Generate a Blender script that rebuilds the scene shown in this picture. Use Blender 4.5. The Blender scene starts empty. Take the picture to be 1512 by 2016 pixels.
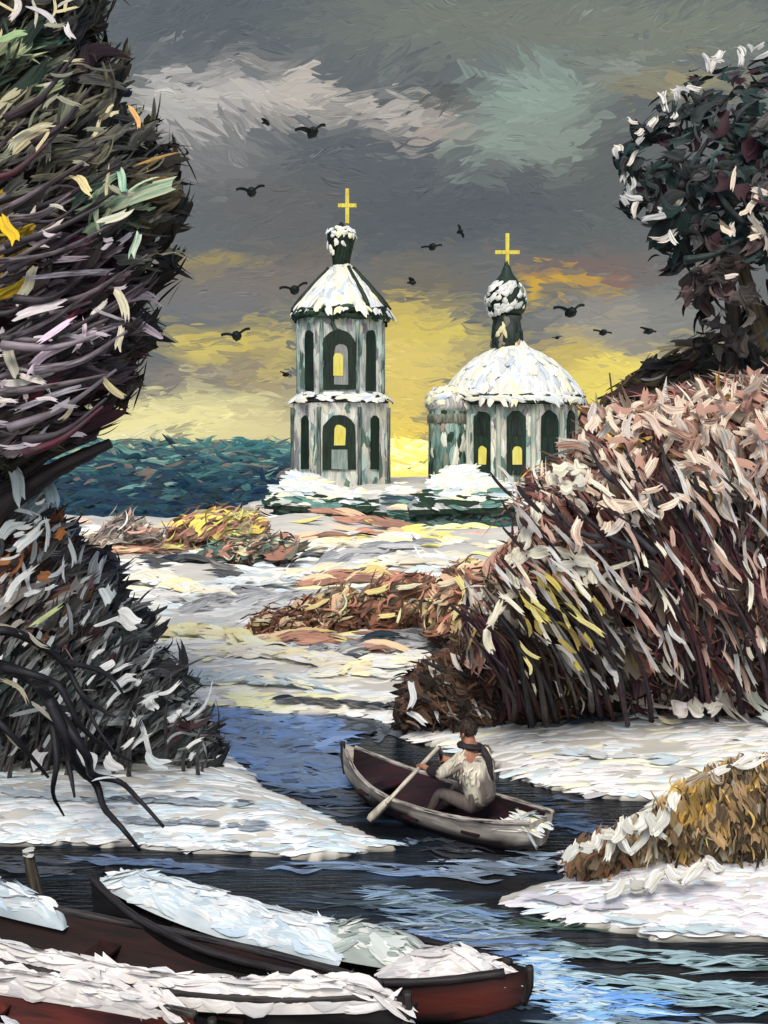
import bpy, math, random
import numpy as np
from mathutils import Vector, Matrix

RNG = np.random.default_rng(7)
random.seed(7)
SC = bpy.context.scene
COL = SC.collection
F, HOR, CX, H = 2016.0, 870.0, 756.0, 5.0      # focal length and horizon of the view, eye height above the river


def at(px, py, d):
    """a point of the place seen in direction (px, py) at depth d"""
    return np.array([(px - CX) / F * d, d, H - (py - HOR) / F * d])


def plan(px, py, z=0.0):
    d = (H - z) * F / (py - HOR)
    return np.array([(px - CX) / F * d, d])


def lin(c):
    c = np.asarray(c, float) / 255.0
    return np.where(c <= 0.04045, c / 12.92, ((c + 0.055) / 1.055) ** 2.4)


# ------------------------------------------------------------------ noise
def _hash(ix, iy, seed):
    n = (ix.astype(np.int64) * 374761393 + iy.astype(np.int64) * 668265263 + seed * 1274126177) & 0xFFFFFFFF
    n = ((n ^ (n >> 13)) * 1274126177) & 0xFFFFFFFF
    n = n ^ (n >> 16)
    return (n & 0xFFFF) / 65535.0


def vnoise(x, y, seed=0):
    x = np.asarray(x, float); y = np.asarray(y, float)
    ix, iy = np.floor(x), np.floor(y)
    fx, fy = x - ix, y - iy
    fx = fx * fx * (3 - 2 * fx); fy = fy * fy * (3 - 2 * fy)
    a, b = _hash(ix, iy, seed), _hash(ix + 1, iy, seed)
    c, d = _hash(ix, iy + 1, seed), _hash(ix + 1, iy + 1, seed)
    return (a * (1 - fx) + b * fx) * (1 - fy) + (c * (1 - fx) + d * fx) * fy


def fbm(x, y, seed=0, octv=4):
    s, a, t = 0.0, 0.5, 0.0
    for k in range(octv):
        s = s + a * vnoise(x * 2 ** k, y * 2 ** k, seed + k * 17)
        t += a; a *= 0.5
    return s / t


def nrm(v):
    v = np.asarray(v, float)
    return v / np.maximum(np.linalg.norm(v, axis=-1, keepdims=True), 1e-9)


# ------------------------------------------------------------------ materials
def paint_material(name, rough=0.5, spec=0.3, bump=0.5, emit=None, fine=6.0, dist=0.004, contrast=(0.36, 0.64)):
    m = bpy.data.materials.new(name); m.use_nodes = True
    nt = m.node_tree; nd = nt.nodes; lk = nt.links
    nd.clear()
    out = nd.new('ShaderNodeOutputMaterial')
    st = nd.new('ShaderNodeAttribute'); st.attribute_name = 'st'
    a = nd.new('ShaderNodeAttribute'); a.attribute_name = 'col'
    b = nd.new('ShaderNodeAttribute'); b.attribute_name = 'colb'
    mp = nd.new('ShaderNodeMapping'); mp.inputs['Scale'].default_value = (0.7, fine, 1.0)
    lk.new(st.outputs['Vector'], mp.inputs['Vector'])
    n = nd.new('ShaderNodeTexNoise'); n.inputs['Scale'].default_value = 1.0
    n.inputs['Detail'].default_value = 3.0; n.inputs['Roughness'].default_value = 0.6
    n.inputs['Distortion'].default_value = 0.25
    lk.new(mp.outputs['Vector'], n.inputs['Vector'])
    r = nd.new('ShaderNodeMapRange'); r.inputs['From Min'].default_value = contrast[0]; r.inputs['From Max'].default_value = contrast[1]
    lk.new(n.outputs['Fac'], r.inputs['Value'])
    mx = nd.new('ShaderNodeMix'); mx.data_type = 'RGBA'
    lk.new(r.outputs['Result'], mx.inputs[0])
    lk.new(a.outputs['Color'], mx.inputs[6]); lk.new(b.outputs['Color'], mx.inputs[7])
    if emit is not None:
        e = nd.new('ShaderNodeEmission'); e.inputs['Strength'].default_value = emit
        lk.new(mx.outputs[2], e.inputs['Color']); lk.new(e.outputs[0], out.inputs['Surface'])
        try: m.cycles.emission_sampling = 'NONE'
        except Exception: pass
        return m
    p = nd.new('ShaderNodeBsdfPrincipled')
    p.inputs['Roughness'].default_value = rough
    p.inputs['Specular IOR Level'].default_value = spec
    lk.new(mx.outputs[2], p.inputs['Base Color'])
    bp = nd.new('ShaderNodeBump'); bp.inputs['Strength'].default_value = bump; bp.inputs['Distance'].default_value = dist
    lk.new(n.outputs['Fac'], bp.inputs['Height']); lk.new(bp.outputs['Normal'], p.inputs['Normal'])
    lk.new(p.outputs[0], out.inputs['Surface'])
    return m


M_LEAF = paint_material('oil_foliage', 0.6, 0.2, 0.5, dist=0.012)
M_SNOW = paint_material('oil_snow', 0.65, 0.2, 0.45, dist=0.012, fine=5)
M_GROUND = paint_material('oil_ground', 0.6, 0.2, 0.4, dist=0.012, fine=5)
M_WOOD = paint_material('oil_wood', 0.58, 0.25, 0.6, dist=0.01)
M_WALL = paint_material('oil_masonry', 0.55, 0.3, 0.9, dist=0.08)
M_REFLECTION = paint_material('oil_reflection', 0.3, 0.4, 0.3, dist=0.006, fine=6)
M_FAR = paint_material('oil_far_woods', 0.6, 0.2, 0.5, dist=0.3, fine=5)
M_CLOTH = paint_material('oil_cloth', 0.6, 0.2, 0.6, dist=0.006)
M_SKY = paint_material('oil_sky', emit=1.0, fine=8.0, contrast=(0.3, 0.7))
M_LIT = paint_material('lit_window_glow', emit=1.0)


def glossy_water():
    m = bpy.data.materials.new('river_water'); m.use_nodes = True
    nt = m.node_tree; nd = nt.nodes; lk = nt.links
    p = nd['Principled BSDF']
    tc = nd.new('ShaderNodeTexCoord')
    mp = nd.new('ShaderNodeMapping'); mp.inputs['Scale'].default_value = (0.55, 3.2, 1)
    mp.inputs['Rotation'].default_value = (0, 0, math.radians(-8))
    lk.new(tc.outputs['Object'], mp.inputs['Vector'])
    n = nd.new('ShaderNodeTexNoise'); n.inputs['Scale'].default_value = 1.3; n.inputs['Detail'].default_value = 4
    n.inputs['Distortion'].default_value = 0.6
    lk.new(mp.outputs['Vector'], n.inputs['Vector'])
    cr = nd.new('ShaderNodeValToRGB')
    e = cr.color_ramp.elements
    e[0].position = 0.42; e[0].color = (*lin((14, 17, 22)), 1)
    e[1].position = 0.72; e[1].color = (*lin((44, 62, 84)), 1)
    x = e.new(0.56); x.color = (*lin((24, 33, 42)), 1)
    lk.new(n.outputs['Fac'], cr.inputs['Fac']); lk.new(cr.outputs['Color'], p.inputs['Base Color'])
    n2 = nd.new('ShaderNodeTexNoise'); n2.inputs['Scale'].default_value = 5.0; n2.inputs['Detail'].default_value = 5
    lk.new(mp.outputs['Vector'], n2.inputs['Vector'])
    b = nd.new('ShaderNodeBump'); b.inputs['Strength'].default_value = 0.35; b.inputs['Distance'].default_value = 0.05
    lk.new(n2.outputs['Fac'], b.inputs['Height']); lk.new(b.outputs['Normal'], p.inputs['Normal'])
    p.inputs['Roughness'].default_value = 0.16
    p.inputs['IOR'].default_value = 1.33
    return m


M_WATER = glossy_water()


# ------------------------------------------------------------------ paint-stroke mesh builder
class Paint:
    def __init__(self):
        self.V, self.S, self.A, self.B, self.Fq, self.sm, self.n = [], [], [], [], [], [], 0

    def add(self, V, faces, A, B=None, S=None, smooth=True):
        V = np.asarray(V, float).reshape(-1, 3)
        k = len(V)
        A = np.broadcast_to(np.asarray(A, float), (k, 3))
        B = A if B is None else np.broadcast_to(np.asarray(B, float), (k, 3))
        if S is None:
            S = np.stack([V[:, 2] * 0.9, (V[:, 0] + V[:, 1] * 0.7) * 0.9, V[:, 1] * 0.3], 1)
        self.V.append(V); self.S.append(S); self.A.append(A); self.B.append(B)
        if not isinstance(faces, list): faces = [faces]
        for f in faces:
            f = np.asarray(f, int)
            if len(f):
                self.Fq.append(f + self.n); self.sm.append(smooth)
        self.n += k
        return self

    def strokes(self, C, T, N, L, W, A, B=None, h=0.25, bend=0.0, taper=0.5, rag=0.18, wob=0.12, m=6, k=5, sink=0.0):
        C = np.asarray(C, float).reshape(-1, 3); n = len(C)
        if n == 0: return self
        bc = lambda v: np.broadcast_to(np.asarray(v, float), (n,)).reshape(n, 1, 1)
        N = nrm(np.broadcast_to(N, (n, 3))); T = np.broadcast_to(T, (n, 3))
        T = nrm(T - N * np.sum(T * N, 1, keepdims=True))
        Bv = np.cross(N, T)
        L, W, h, bend, taper = bc(L), bc(W), bc(h), bc(bend), bc(taper)
        s = np.linspace(0, 1, m).reshape(1, m, 1); v = np.linspace(-1, 1, k).reshape(1, 1, k)
        e0 = RNG.random((n, 1, k)) * rag; e1 = RNG.random((n, 1, k)) * rag * 1.4
        sp = e0 + s * (1 - e0 - e1) - 0.5
        q = np.abs(2 * (np.broadcast_to(s, (n, m, k)) - 0.5))
        skew = bc(RNG.random(n) * 0.7 + 0.3)
        endw = np.where(np.broadcast_to(s, (n, m, k)) > 0.5, 1.0, skew)
        wp = 1 - taper * endw * q ** 2.2
        ph = bc(RNG.random(n) * 6.28); fr = bc(0.6 + RNG.random(n))
        lat = v * W / 2 * wp + bend * L * (4 * sp ** 2 - 0.5) + wob * W * np.sin(6.28 * sp * fr + ph)
        hh = h * W * ((1 - v ** 2) * 0.7 + 0.35 * RNG.random((n, 1, k))) * (1 - 0.6 * q ** 3)
        if sink: hh = h * W * ((1 - v ** 2) * (0.75 + 0.4 * RNG.random((n, 1, k))) * (1 - q ** 3)) - sink * W * (np.abs(v) ** 3 + q ** 3)
        P = C[:, None, None, :] + T[:, None, None, :] * (L * sp)[..., None] + Bv[:, None, None, :] * lat[..., None] + N[:, None, None, :] * hh[..., None]
        asp = np.broadcast_to(L / np.maximum(W, 1e-6), (n, m, k))
        S = np.stack([(sp + 0.5) * asp * 0.5 + bc(RNG.random(n) * 50), np.broadcast_to((v + 1) / 2, (n, m, k)) + bc(RNG.random(n) * 9), np.broadcast_to(bc(RNG.random(n) * 40), (n, m, k))], -1)
        A = np.broadcast_to(np.asarray(A, float), (n, 3))
        B = A if B is None else np.broadcast_to(np.asarray(B, float), (n, 3))
        Ar = np.repeat(A[:, None, :], m * k, 1).reshape(-1, 3); Br = np.repeat(B[:, None, :], m * k, 1).reshape(-1, 3)
        i, j = np.meshgrid(np.arange(m - 1), np.arange(k - 1), indexing='ij')
        a = (i * k + j).ravel()
        f = np.stack([a, a + k, a + k + 1, a + 1], 1)
        faces = (np.arange(n)[:, None, None] * (m * k) + f[None]).reshape(-1, 4)
        return self.add(P.reshape(-1, 3), faces, Ar, Br, S.reshape(-1, 3))

    def tube(self, pts, radii, A, B=None, sides=8, per=5):
        pts = np.asarray(pts, float); n = len(pts)
        radii = np.broadcast_to(np.asarray(radii, float), (n,)) if np.ndim(radii) == 0 else np.asarray(radii, float)
        if len(radii) == 2 and n != 2: radii = np.linspace(radii[0], radii[1], n)
        ext = np.vstack([2 * pts[0] - pts[1], pts, 2 * pts[-1] - pts[-2]])
        P, R = [], []
        for q in range(n - 1):
            p0, p1, p2, p3 = ext[q:q + 4]
            for t in np.linspace(0, 1, per, endpoint=False):
                P.append(0.5 * (2 * p1 + (p2 - p0) * t + (2 * p0 - 5 * p1 + 4 * p2 - p3) * t * t + (3 * p1 - p0 - 3 * p2 + p3) * t ** 3))
                R.append(radii[q] * (1 - t) + radii[q + 1] * t)
        P.append(pts[-1]); R.append(radii[-1]); P = np.array(P); R = np.array(R)
        d = nrm(np.gradient(P, axis=0))
        ref = np.array([0.0, 1, 0]) if abs(d[:, 1]).mean() < 0.8 else np.array([1.0, 0, 0])
        u = nrm(np.cross(d, ref)); w = np.cross(d, u)
        an = np.linspace(0, 2 * math.pi, sides, endpoint=False)
        wobr = 1 + 0.22 * (RNG.random((len(P), sides)) - 0.5)
        ring = P[:, None] + (u[:, None] * np.cos(an)[None, :, None] + w[:, None] * np.sin(an)[None, :, None]) * (R[:, None] * wobr)[..., None]
        m = len(P)
        i, j = np.meshgrid(np.arange(m - 1), np.arange(sides), indexing='ij')
        a = (i * sides + j).ravel(); b = (i * sides + (j + 1) % sides).ravel()
        f = np.stack([a, b, b + sides, a + sides], 1)
        ln = np.concatenate([[0], np.cumsum(np.linalg.norm(np.diff(P, axis=0), axis=1))])
        S = np.stack([np.repeat(ln / max(R.mean(), 1e-4) * 0.15, sides) + RNG.random() * 50, np.tile(np.sin(an) * 0.5, m) + RNG.random() * 9, np.full(m * sides, RNG.random() * 40)], 1)
        caps = [np.array([list(range(sides))[::-1]]), np.array([[(m - 1) * sides + q for q in range(sides)]])]
        return self.add(ring.reshape(-1, 3), [f] + caps, A, B, S)

    def lathe(self, centre, prof, A, B=None, n=24, rot=0.0, smooth=True, S=None):
        prof = np.asarray(prof, float)                                  # rows of (radius, z)
        an = np.linspace(0, 2 * math.pi, n, endpoint=False) + rot
        k = len(prof)
        V = np.zeros((k, n, 3))
        V[..., 0] = centre[0] + prof[:, 0:1] * np.cos(an); V[..., 1] = centre[1] + prof[:, 0:1] * np.sin(an); V[..., 2] = prof[:, 1:2]
        i, j = np.meshgrid(np.arange(k - 1), np.arange(n), indexing='ij')
        a = (i * n + j).ravel(); b = (i * n + (j + 1) % n).ravel()
        f = np.stack([a, b, b + n, a + n], 1)
        caps = [np.array([list(range(n))[::-1]]), np.array([[(k - 1) * n + q for q in range(n)]])]
        return self.add(V.reshape(-1, 3), [f] + caps, A, B, S, smooth)

    def box(self, lo, hi, A, B=None, M=None):
        lo, hi = np.asarray(lo, float), np.asarray(hi, float)
        V = np.array([[(lo, hi)[(q >> 2) & 1][0], (lo, hi)[(q >> 1) & 1][1], (lo, hi)[q & 1][2]] for q in range(8)])
        if M is not None: V = V @ np.asarray(M.to_3x3()).T + np.asarray(M.translation)
        f = [[0, 1, 3, 2], [4, 6, 7, 5], [0, 4, 5, 1], [2, 3, 7, 6], [0, 2, 6, 4], [1, 5, 7, 3]]
        return self.add(V, np.array(f), A, B, None, False)

    def build(self, name, mat, parent=None, origin=None):
        V = np.concatenate(self.V); S = np.concatenate(self.S); A = np.concatenate(self.A); B = np.concatenate(self.B)
        o0 = np.zeros(3)
        if parent is not None: o0 = np.array(parent.matrix_world.translation) if parent.parent is None else np.array(parent['_o'])
        if origin is not None: o0 = np.asarray(origin, float)
        me = bpy.data.meshes.new(name)
        me.vertices.add(len(V)); me.vertices.foreach_set('co', (V - o0).astype(np.float32).ravel())
        cnt = np.concatenate([np.full(len(f), f.shape[1]) for f in self.Fq])
        idx = np.concatenate([f.ravel() for f in self.Fq])
        sm = np.concatenate([np.full(len(f), s) for f, s in zip(self.Fq, self.sm)])
        me.loops.add(len(idx)); me.loops.foreach_set('vertex_index', idx.astype(np.int32))
        me.polygons.add(len(cnt))
        me.polygons.foreach_set('loop_start', np.concatenate([[0], np.cumsum(cnt)[:-1]]).astype(np.int32))
        me.polygons.foreach_set('loop_total', cnt.astype(np.int32))
        me.polygons.foreach_set('use_smooth', sm.astype(bool))
        for nm, arr in (('col', A), ('colb', B)):
            at_ = me.attributes.new(nm, 'FLOAT_COLOR', 'POINT')
            at_.data.foreach_set('color', np.concatenate([np.clip(arr, 0, 4), np.ones((len(arr), 1))], 1).astype(np.float32).ravel())
        s_ = me.attributes.new('st', 'FLOAT_VECTOR', 'POINT'); s_.data.foreach_set('vector', S.astype(np.float32).ravel())
        me.update(calc_edges=True); me.validate()
        me.materials.append(mat)
        o = bpy.data.objects.new(name, me); COL.objects.link(o)
        if parent is not None and name in ('snow', 'foliage', 'blades', 'reflection_strokes'): o['kind'] = 'stuff'
        if parent is not None:
            o.parent = parent
            o['_o'] = [float(x) for x in o0]
        elif origin is not None: o.location = o0
        return o


def tag(o, label=None, cat=None, group=None, kind=None):
    if label: o['label'] = label
    if cat: o['category'] = cat
    if group: o['group'] = group
    if kind: o['kind'] = kind
    return o


def thing(name, label, cat, loc, group=None):
    o = bpy.data.objects.new(name, None); COL.objects.link(o)
    o.location = Vector([float(x) for x in loc]); o.empty_display_size = 0.3
    bpy.context.view_layer.update()
    return tag(o, label, cat, group)


def palette(pal, n, gain=1.1):
    """n colours (and their streak colours) drawn from a list of (rgb, weight[, streak rgb])"""
    w = np.array([p[1] for p in pal], float); w /= w.sum()
    i = RNG.choice(len(pal), n, p=w)
    base = np.array([lin(p[0]) for p in pal])[i] * gain
    st = np.array([lin(p[2]) if len(p) > 2 else lin(pal[(q + 1) % len(pal)][0]) * 0.35 + lin(p[0]) * 0.65 for q, p in enumerate(pal)])[i] * gain
    j = 0.85 + 0.3 * RNG.random((n, 1))
    return np.clip(base * j, 0, 0.9), np.clip(st * j, 0, 0.9)


# ------------------------------------------------------------------ terrain
def poly_plan(pts):
    return np.array([plan(*p) for p in pts])


LAND = [
    poly_plan([(-4200, 1372), (330, 1376), (400, 1384), (425, 1480), (510, 1545), (620, 1608), (775, 1674), (600, 1690), (420, 1682), (250, 1670), (130, 1662), (0, 1666), (-4200, 1672)]),
    np.vstack([poly_plan([(-4200, 1384), (390, 1386), (560, 1406), (715, 1416), (790, 1430), (800, 1448), (900, 1482), (1000, 1522), (1060, 1546), (1200, 1573), (1310, 1575), (1190, 1640), (1118, 1690), (1122, 1745), (985, 1774), (1090, 1810), (1300, 1852), (1512, 1850), (4600, 1850)]), [[900, 20], [900, 900], [-900, 900], [-900, 20]]]),
    np.array([[-60, 7.3], [-8, 7.4], [-1, 7.1], [4, 6.8], [60, 6.9], [60, -60], [-60, -60]]),
]


def sdf(poly, X, Y):
    """signed distance, positive inside"""
    x, y = X.ravel(), Y.ravel()
    dm = np.full(x.shape, 1e9); ins = np.zeros(x.shape, bool)
    for (ax, ay), (bx, by) in zip(poly, np.roll(poly, -1, 0)):
        ex, ey = bx - ax, by - ay
        t = np.clip(((x - ax) * ex + (y - ay) * ey) / (ex * ex + ey * ey + 1e-12), 0, 1)
        dm = np.minimum(dm, np.hypot(x - ax - t * ex, y - ay - t * ey))
        c = ((ay > y) != (by > y)) & (x < (bx - ax) * (y - ay) / (by - ay + 1e-12) + ax)
        ins ^= c
    return np.where(ins, dm, -dm).reshape(X.shape)


def sstep(a, b, x):
    t = np.clip((x - a) / (b - a), 0, 1)
    return t * t * (3 - 2 * t)


def land_dist(X, Y):
    return np.maximum.reduce([sdf(p, X, Y) for p in LAND])


def ground_z(X, Y):
    X = np.asarray(X, float); Y = np.asarray(Y, float)
    d = land_dist(X, Y)
    d = d + (fbm(X * 1.3, Y * 1.3, 3) - 0.5) * 0.35
    bank = np.where(d > 0, 0.06 + 0.34 * (1 - np.exp(-np.maximum(d, 0) / 0.9)), np.maximum(-0.9, d * 0.9))
    land = sstep(0.2, 3.0, d)
    z = bank + land * (fbm(X * 0.5, Y * 0.35, 5) - 0.45) * 0.5
    z = z + land * sstep(22, 60, Y) * (0.55 * (fbm(X * 0.16, Y * 0.12, 9) - 0.45) * 2.0 + 0.15)
    z = z + sstep(50, 92, Y) * 0.45
    for mx, my, mh, sx, sy in ((-7.5, 46, .9, 4.5, 3.0), (-3.0, 47, .7, 4.0, 2.5), (-6.5, 33, .6, 2.6, 2.2), (-2.2, 26, .35, 2.2, 1.6), (2.2, 38, .6, 3.5, 2.5), (-1.5, 22.5, .22, 1.8, .9), (4, 46, .5, 4, 2)):
        z = z + mh * np.exp(-((X - mx) / sx) ** 2 - ((Y - my) / sy) ** 2)
    # the plateau ends on the left and behind the church
    edge = np.where(X < -9, 60, 118) * sstep(-16, -8, X) + 60 * (1 - sstep(-16, -8, X))
    z = z - 5.5 * sstep(edge, edge + 14, Y)
    return z


def build_terrain():
    ys = np.concatenate([np.linspace(-40, 5, 8), np.linspace(6.2, 22, 190), np.geomspace(22.3, 130, 110), np.geomspace(140, 820, 16)])
    ts = np.concatenate([np.linspace(-3.2, -0.75, 40), np.linspace(-0.73, 0.73, 260), np.linspace(0.75, 3.2, 40)])
    Y = np.repeat(ys[:, None], len(ts), 1); X = ts[None, :] * np.maximum(np.abs(Y), 9.0)
    Z = ground_z(X, Y)
    k = len(ts)
    V = np.stack([X, Y, Z], -1).reshape(-1, 3)
    i, j = np.meshgrid(np.arange(len(ys) - 1), np.arange(k - 1), indexing='ij')
    a = (i * k + j).ravel()
    f = np.stack([a, a + 1, a + k + 1, a + k], 1)
    nz = fbm(X * 0.8, Y * 0.4, 21).reshape(-1, 1)
    c = lin((205, 205, 200)) * (1 - nz) + lin((228, 222, 205)) * nz
    bed = (Z.reshape(-1, 1) < 0.0) & (Y.reshape(-1, 1) < 30)
    c = np.where(bed, lin((22, 24, 28)), c)
    far = sstep(66, 82, Y.reshape(-1, 1)) * (V[:, 2:3] < -1.5)
    c = c * (1 - far) + lin((18, 46, 66)) * far
    S = np.stack([V[:, 0] * 0.5, V[:, 1] * 0.25, V[:, 2]], 1)
    P = Paint(); P.add(V, f, c, c * 0.8, S)
    return P


def drop(px, py, it=5):
    """where the line of sight through (px, py) meets the ground"""
    px = np.asarray(px, float); py = np.asarray(py, float)
    z = np.zeros_like(px)
    for _ in range(it):
        d = np.clip((H - z) * F / np.maximum(py - HOR, 6), 4, 130)
        z = 0.5 * z + 0.5 * ground_z((px - CX) / F * d, d)
    x = (px - CX) / F * d
    return np.stack([x, d, ground_z(x, d)], -1)


def inpoly(poly, x, y):
    ins = np.zeros(np.shape(x), bool)
    p = np.asarray(poly, float)
    for (ax, ay), (bx, by) in zip(p, np.roll(p, -1, 0)):
        ins ^= ((ay > y) != (by > y)) & (x < (bx - ax) * (y - ay) / (by - ay + 1e-12) + ax)
    return ins


WHITE, CREAM, PALEB, GREY, LILAC, YEL = (232, 230, 220), (238, 228, 196), (190, 206, 212), (168, 168, 166), (208, 202, 206), (236, 222, 150)
GROUND_PALS = {
    'field': [(CREAM, 4, (205, 200, 190)), (WHITE, 3, (196, 198, 196)), (PALEB, 1.2), (GREY, .8, (215, 210, 200))],
    'sweepw': [((240, 226, 176), 3, (236, 220, 160)), (CREAM, 2.5)],
    'sweepg': [((176, 178, 176), 3, (206, 204, 196)), ((150, 154, 156), 1.4, (196, 196, 190)), (PALEB, 1.2)],
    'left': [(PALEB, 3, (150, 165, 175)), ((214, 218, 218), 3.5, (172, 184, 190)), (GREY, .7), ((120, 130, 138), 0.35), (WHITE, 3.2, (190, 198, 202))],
    'right': [(WHITE, 4, (196, 196, 196)), (CREAM, 2.5), (PALEB, 1.8), (GREY, 0.9), (LILAC, 1.5)],
    'near': [(LILAC, 3.5, (180, 178, 184)), (WHITE, 3, (190, 192, 196)), (PALEB, 1.6), ((226, 218, 214), 2)],
    'hill': [(CREAM, 4, (196, 192, 182)), (WHITE, 3, (200, 200, 196)), (YEL, .5, (212, 196, 110)), (GREY, 1.6, (200, 194, 184)), (PALEB, 1)],
    'warm': [((178, 138, 122), 3, (206, 180, 160)), (YEL, 1.6, (212, 196, 110)), ((120, 100, 92), 1.2), (CREAM, 1)],
    'teal': [((96, 126, 118), 2, (60, 88, 84)), ((60, 66, 70), 1.2), (GREY, 1.5), (CREAM, 1)],
}


def ground_strokes(P):
    n = 9800
    px = RNG.uniform(-450, 1960, n); py = 938 + (1900 - 938) * RNG.random(n)
    pos = drop(px, py)
    ld = land_dist(pos[:, 0], pos[:, 1])
    ok = (ld > -0.02) & (pos[:, 2] > -1.0) & (pos[:, 1] < 125)
    px, py, pos, ld = px[ok], py[ok], pos[ok], ld[ok]
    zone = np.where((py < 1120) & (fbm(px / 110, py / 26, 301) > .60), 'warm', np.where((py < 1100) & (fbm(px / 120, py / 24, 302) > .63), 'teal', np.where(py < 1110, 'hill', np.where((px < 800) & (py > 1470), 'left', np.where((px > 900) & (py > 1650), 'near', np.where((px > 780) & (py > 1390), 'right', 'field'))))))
    sw = fbm(px / 150 + py / 120, py / 34 - px / 700, 303)
    zone = np.where((zone == 'field') & (sw > .60), 'sweepw', np.where((zone == 'field') & (sw < .40), 'sweepg', zone))
    e = 0.05
    gx = (ground_z(pos[:, 0] + e, pos[:, 1]) - pos[:, 2]) / e; gy = (ground_z(pos[:, 0], pos[:, 1] + e) - pos[:, 2]) / e
    N = nrm(np.stack([-gx, -gy, np.ones_like(gx)], 1))
    tilt = sstep(14, 45, pos[:, 1])[:, None] * 0.9 + 0.12
    N = nrm(N + tilt * np.array([0, -1.0, 0]))
    ang = (fbm(px / 160.0, py / 90.0, 31) - 0.5) * 1.1 + RNG.normal(0, 0.16, len(px))
    T = np.stack([np.cos(ang), -0.25 * np.sin(ang), np.sin(ang) * 0.75], 1)
    sc = pos[:, 1] / F
    L = RNG.uniform(40, 120, len(px)) * sc * np.where(zone == 'hill', 0.7, 1.0); W = RNG.uniform(8, 20, len(px)) * sc
    A = np.zeros((len(px), 3)); B = A.copy()
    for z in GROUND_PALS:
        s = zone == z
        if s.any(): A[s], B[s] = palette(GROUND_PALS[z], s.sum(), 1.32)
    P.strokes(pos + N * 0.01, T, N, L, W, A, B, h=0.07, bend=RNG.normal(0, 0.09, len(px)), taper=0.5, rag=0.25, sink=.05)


def dark_patches(P, rows):
    """coloured streaks on the snow, the dark ones painted shade under mounds: (px0, py0, px1, py1, thickness px, colours)"""
    for x0, y0, x1, y1, th, n, pal in rows:
        t = RNG.random(n)
        px = x0 + (x1 - x0) * t + RNG.normal(0, 6, n); py = y0 + (y1 - y0) * t + RNG.normal(0, th * 0.35, n)
        pos = drop(px, py); sc = pos[:, 1] / F
        A, B = palette(pal, n)
        sl = math.atan2(-(y1 - y0), (x1 - x0)) + RNG.normal(0, 0.12, n)
        T = np.stack([np.cos(sl), np.zeros(n), np.sin(sl)], 1)
        P.strokes(pos + np.array([0, -0.6, 0.75]) * (.03 + .0035 * pos[:, 1:2]), T, np.array([0, -0.75, 0.8]), RNG.uniform(36, 90, n) * sc, RNG.uniform(6, 13, n) * sc, A, B, h=0.08, sink=.04, bend=RNG.normal(0, 0.06, n), taper=0.7, rag=0.3)


G = build_terrain()
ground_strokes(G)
DK = [((40, 44, 48), 3, (90, 92, 92)), ((62, 60, 64), 2, (130, 128, 124)), ((26, 44, 56), 1)]  # dark undersides of the snow mounds, shade painted as strokes
RUST = [((168, 118, 96), 3, (120, 76, 60)), ((110, 74, 56), 2), ((206, 160, 138), 1.5), ((236, 218, 150), 1.2), ((70, 54, 44), 1.2)]
YS = [((238, 226, 130), 3, (226, 210, 120)), ((240, 232, 170), 2)]
SN = [(WHITE, 3, (200, 202, 200)), (CREAM, 2, (236, 220, 170)), (PALEB, 1.4)]
dark_patches(G, [
    (270, 1100, 470, 1112, 6, 16, DK), (470, 1105, 640, 1098, 5, 14, DK), (300, 1135, 420, 1128, 5, 8, DK),
    (690, 1290, 860, 1262, 7, 16, DK), (480, 1250, 640, 1262, 5, 12, RUST), (560, 1240, 760, 1255, 10, 16, RUST),
    (560, 1382, 790, 1400, 9, 26, DK), (620, 1296, 760, 1300, 5, 10, DK), (330, 1180, 480, 1205, 10, 12, [((196, 196, 192), 1, (150, 150, 150))]),
    (790, 1068, 960, 1060, 6, 18, YS), (340, 1030, 480, 1012, 8, 22, YS), (330, 1062, 560, 1050, 9, 22, RUST), (600, 1072, 770, 1062, 6, 14, SN),
    (745, 948, 900, 938, 7, 24, [((90, 130, 122), 2, (50, 80, 70)), ((44, 64, 54), 2), ((176, 130, 116), .8)]), (755, 985, 850, 1000, 12, 26, [((52, 84, 90), 2, (34, 56, 60)), ((60, 66, 76), 1.4), ((120, 150, 142), 1)]), (760, 1046, 1010, 1036, 8, 34, [((60, 100, 90), 2, (40, 70, 60)), ((34, 54, 44), 1.6), ((150, 160, 150), .8)]), (480, 1044, 760, 1052, 8, 26, [((150, 120, 108), 2, (110, 84, 76)), ((70, 80, 76), 1.4), (GREY, 1)]), (860, 1085, 1010, 1078, 6, 16, [((150, 140, 134), 2), (CREAM, 1)]),
    (400, 1300, 520, 1268, 9, 16, [((240, 224, 170), 2, (226, 206, 150)), (CREAM, 1)]), (700, 1330, 830, 1338, 8, 14, SN),
    (170, 1575, 480, 1590, 8, 22, [((92, 100, 110), 2, (150, 160, 168)), ((70, 76, 84), 1)]), (250, 1620, 520, 1632, 5, 16, [((92, 100, 110), 2, (150, 160, 168))]),
    (0, 1560, 220, 1590, 7, 14, [((150, 160, 165), 2)]), (1090, 1430, 1260, 1412, 6, 18, DK), (1130, 1400, 1330, 1425, 6, 12, SN),
    (1120, 1485, 1320, 1500, 8, 18, [((176, 192, 200), 2), (GREY, 1)]), (1020, 1770, 1260, 1795, 6, 14, [((176, 176, 184), 2)]), (1200, 1830, 1480, 1838, 6, 16, [((176, 192, 196), 2)]),
])
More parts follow.
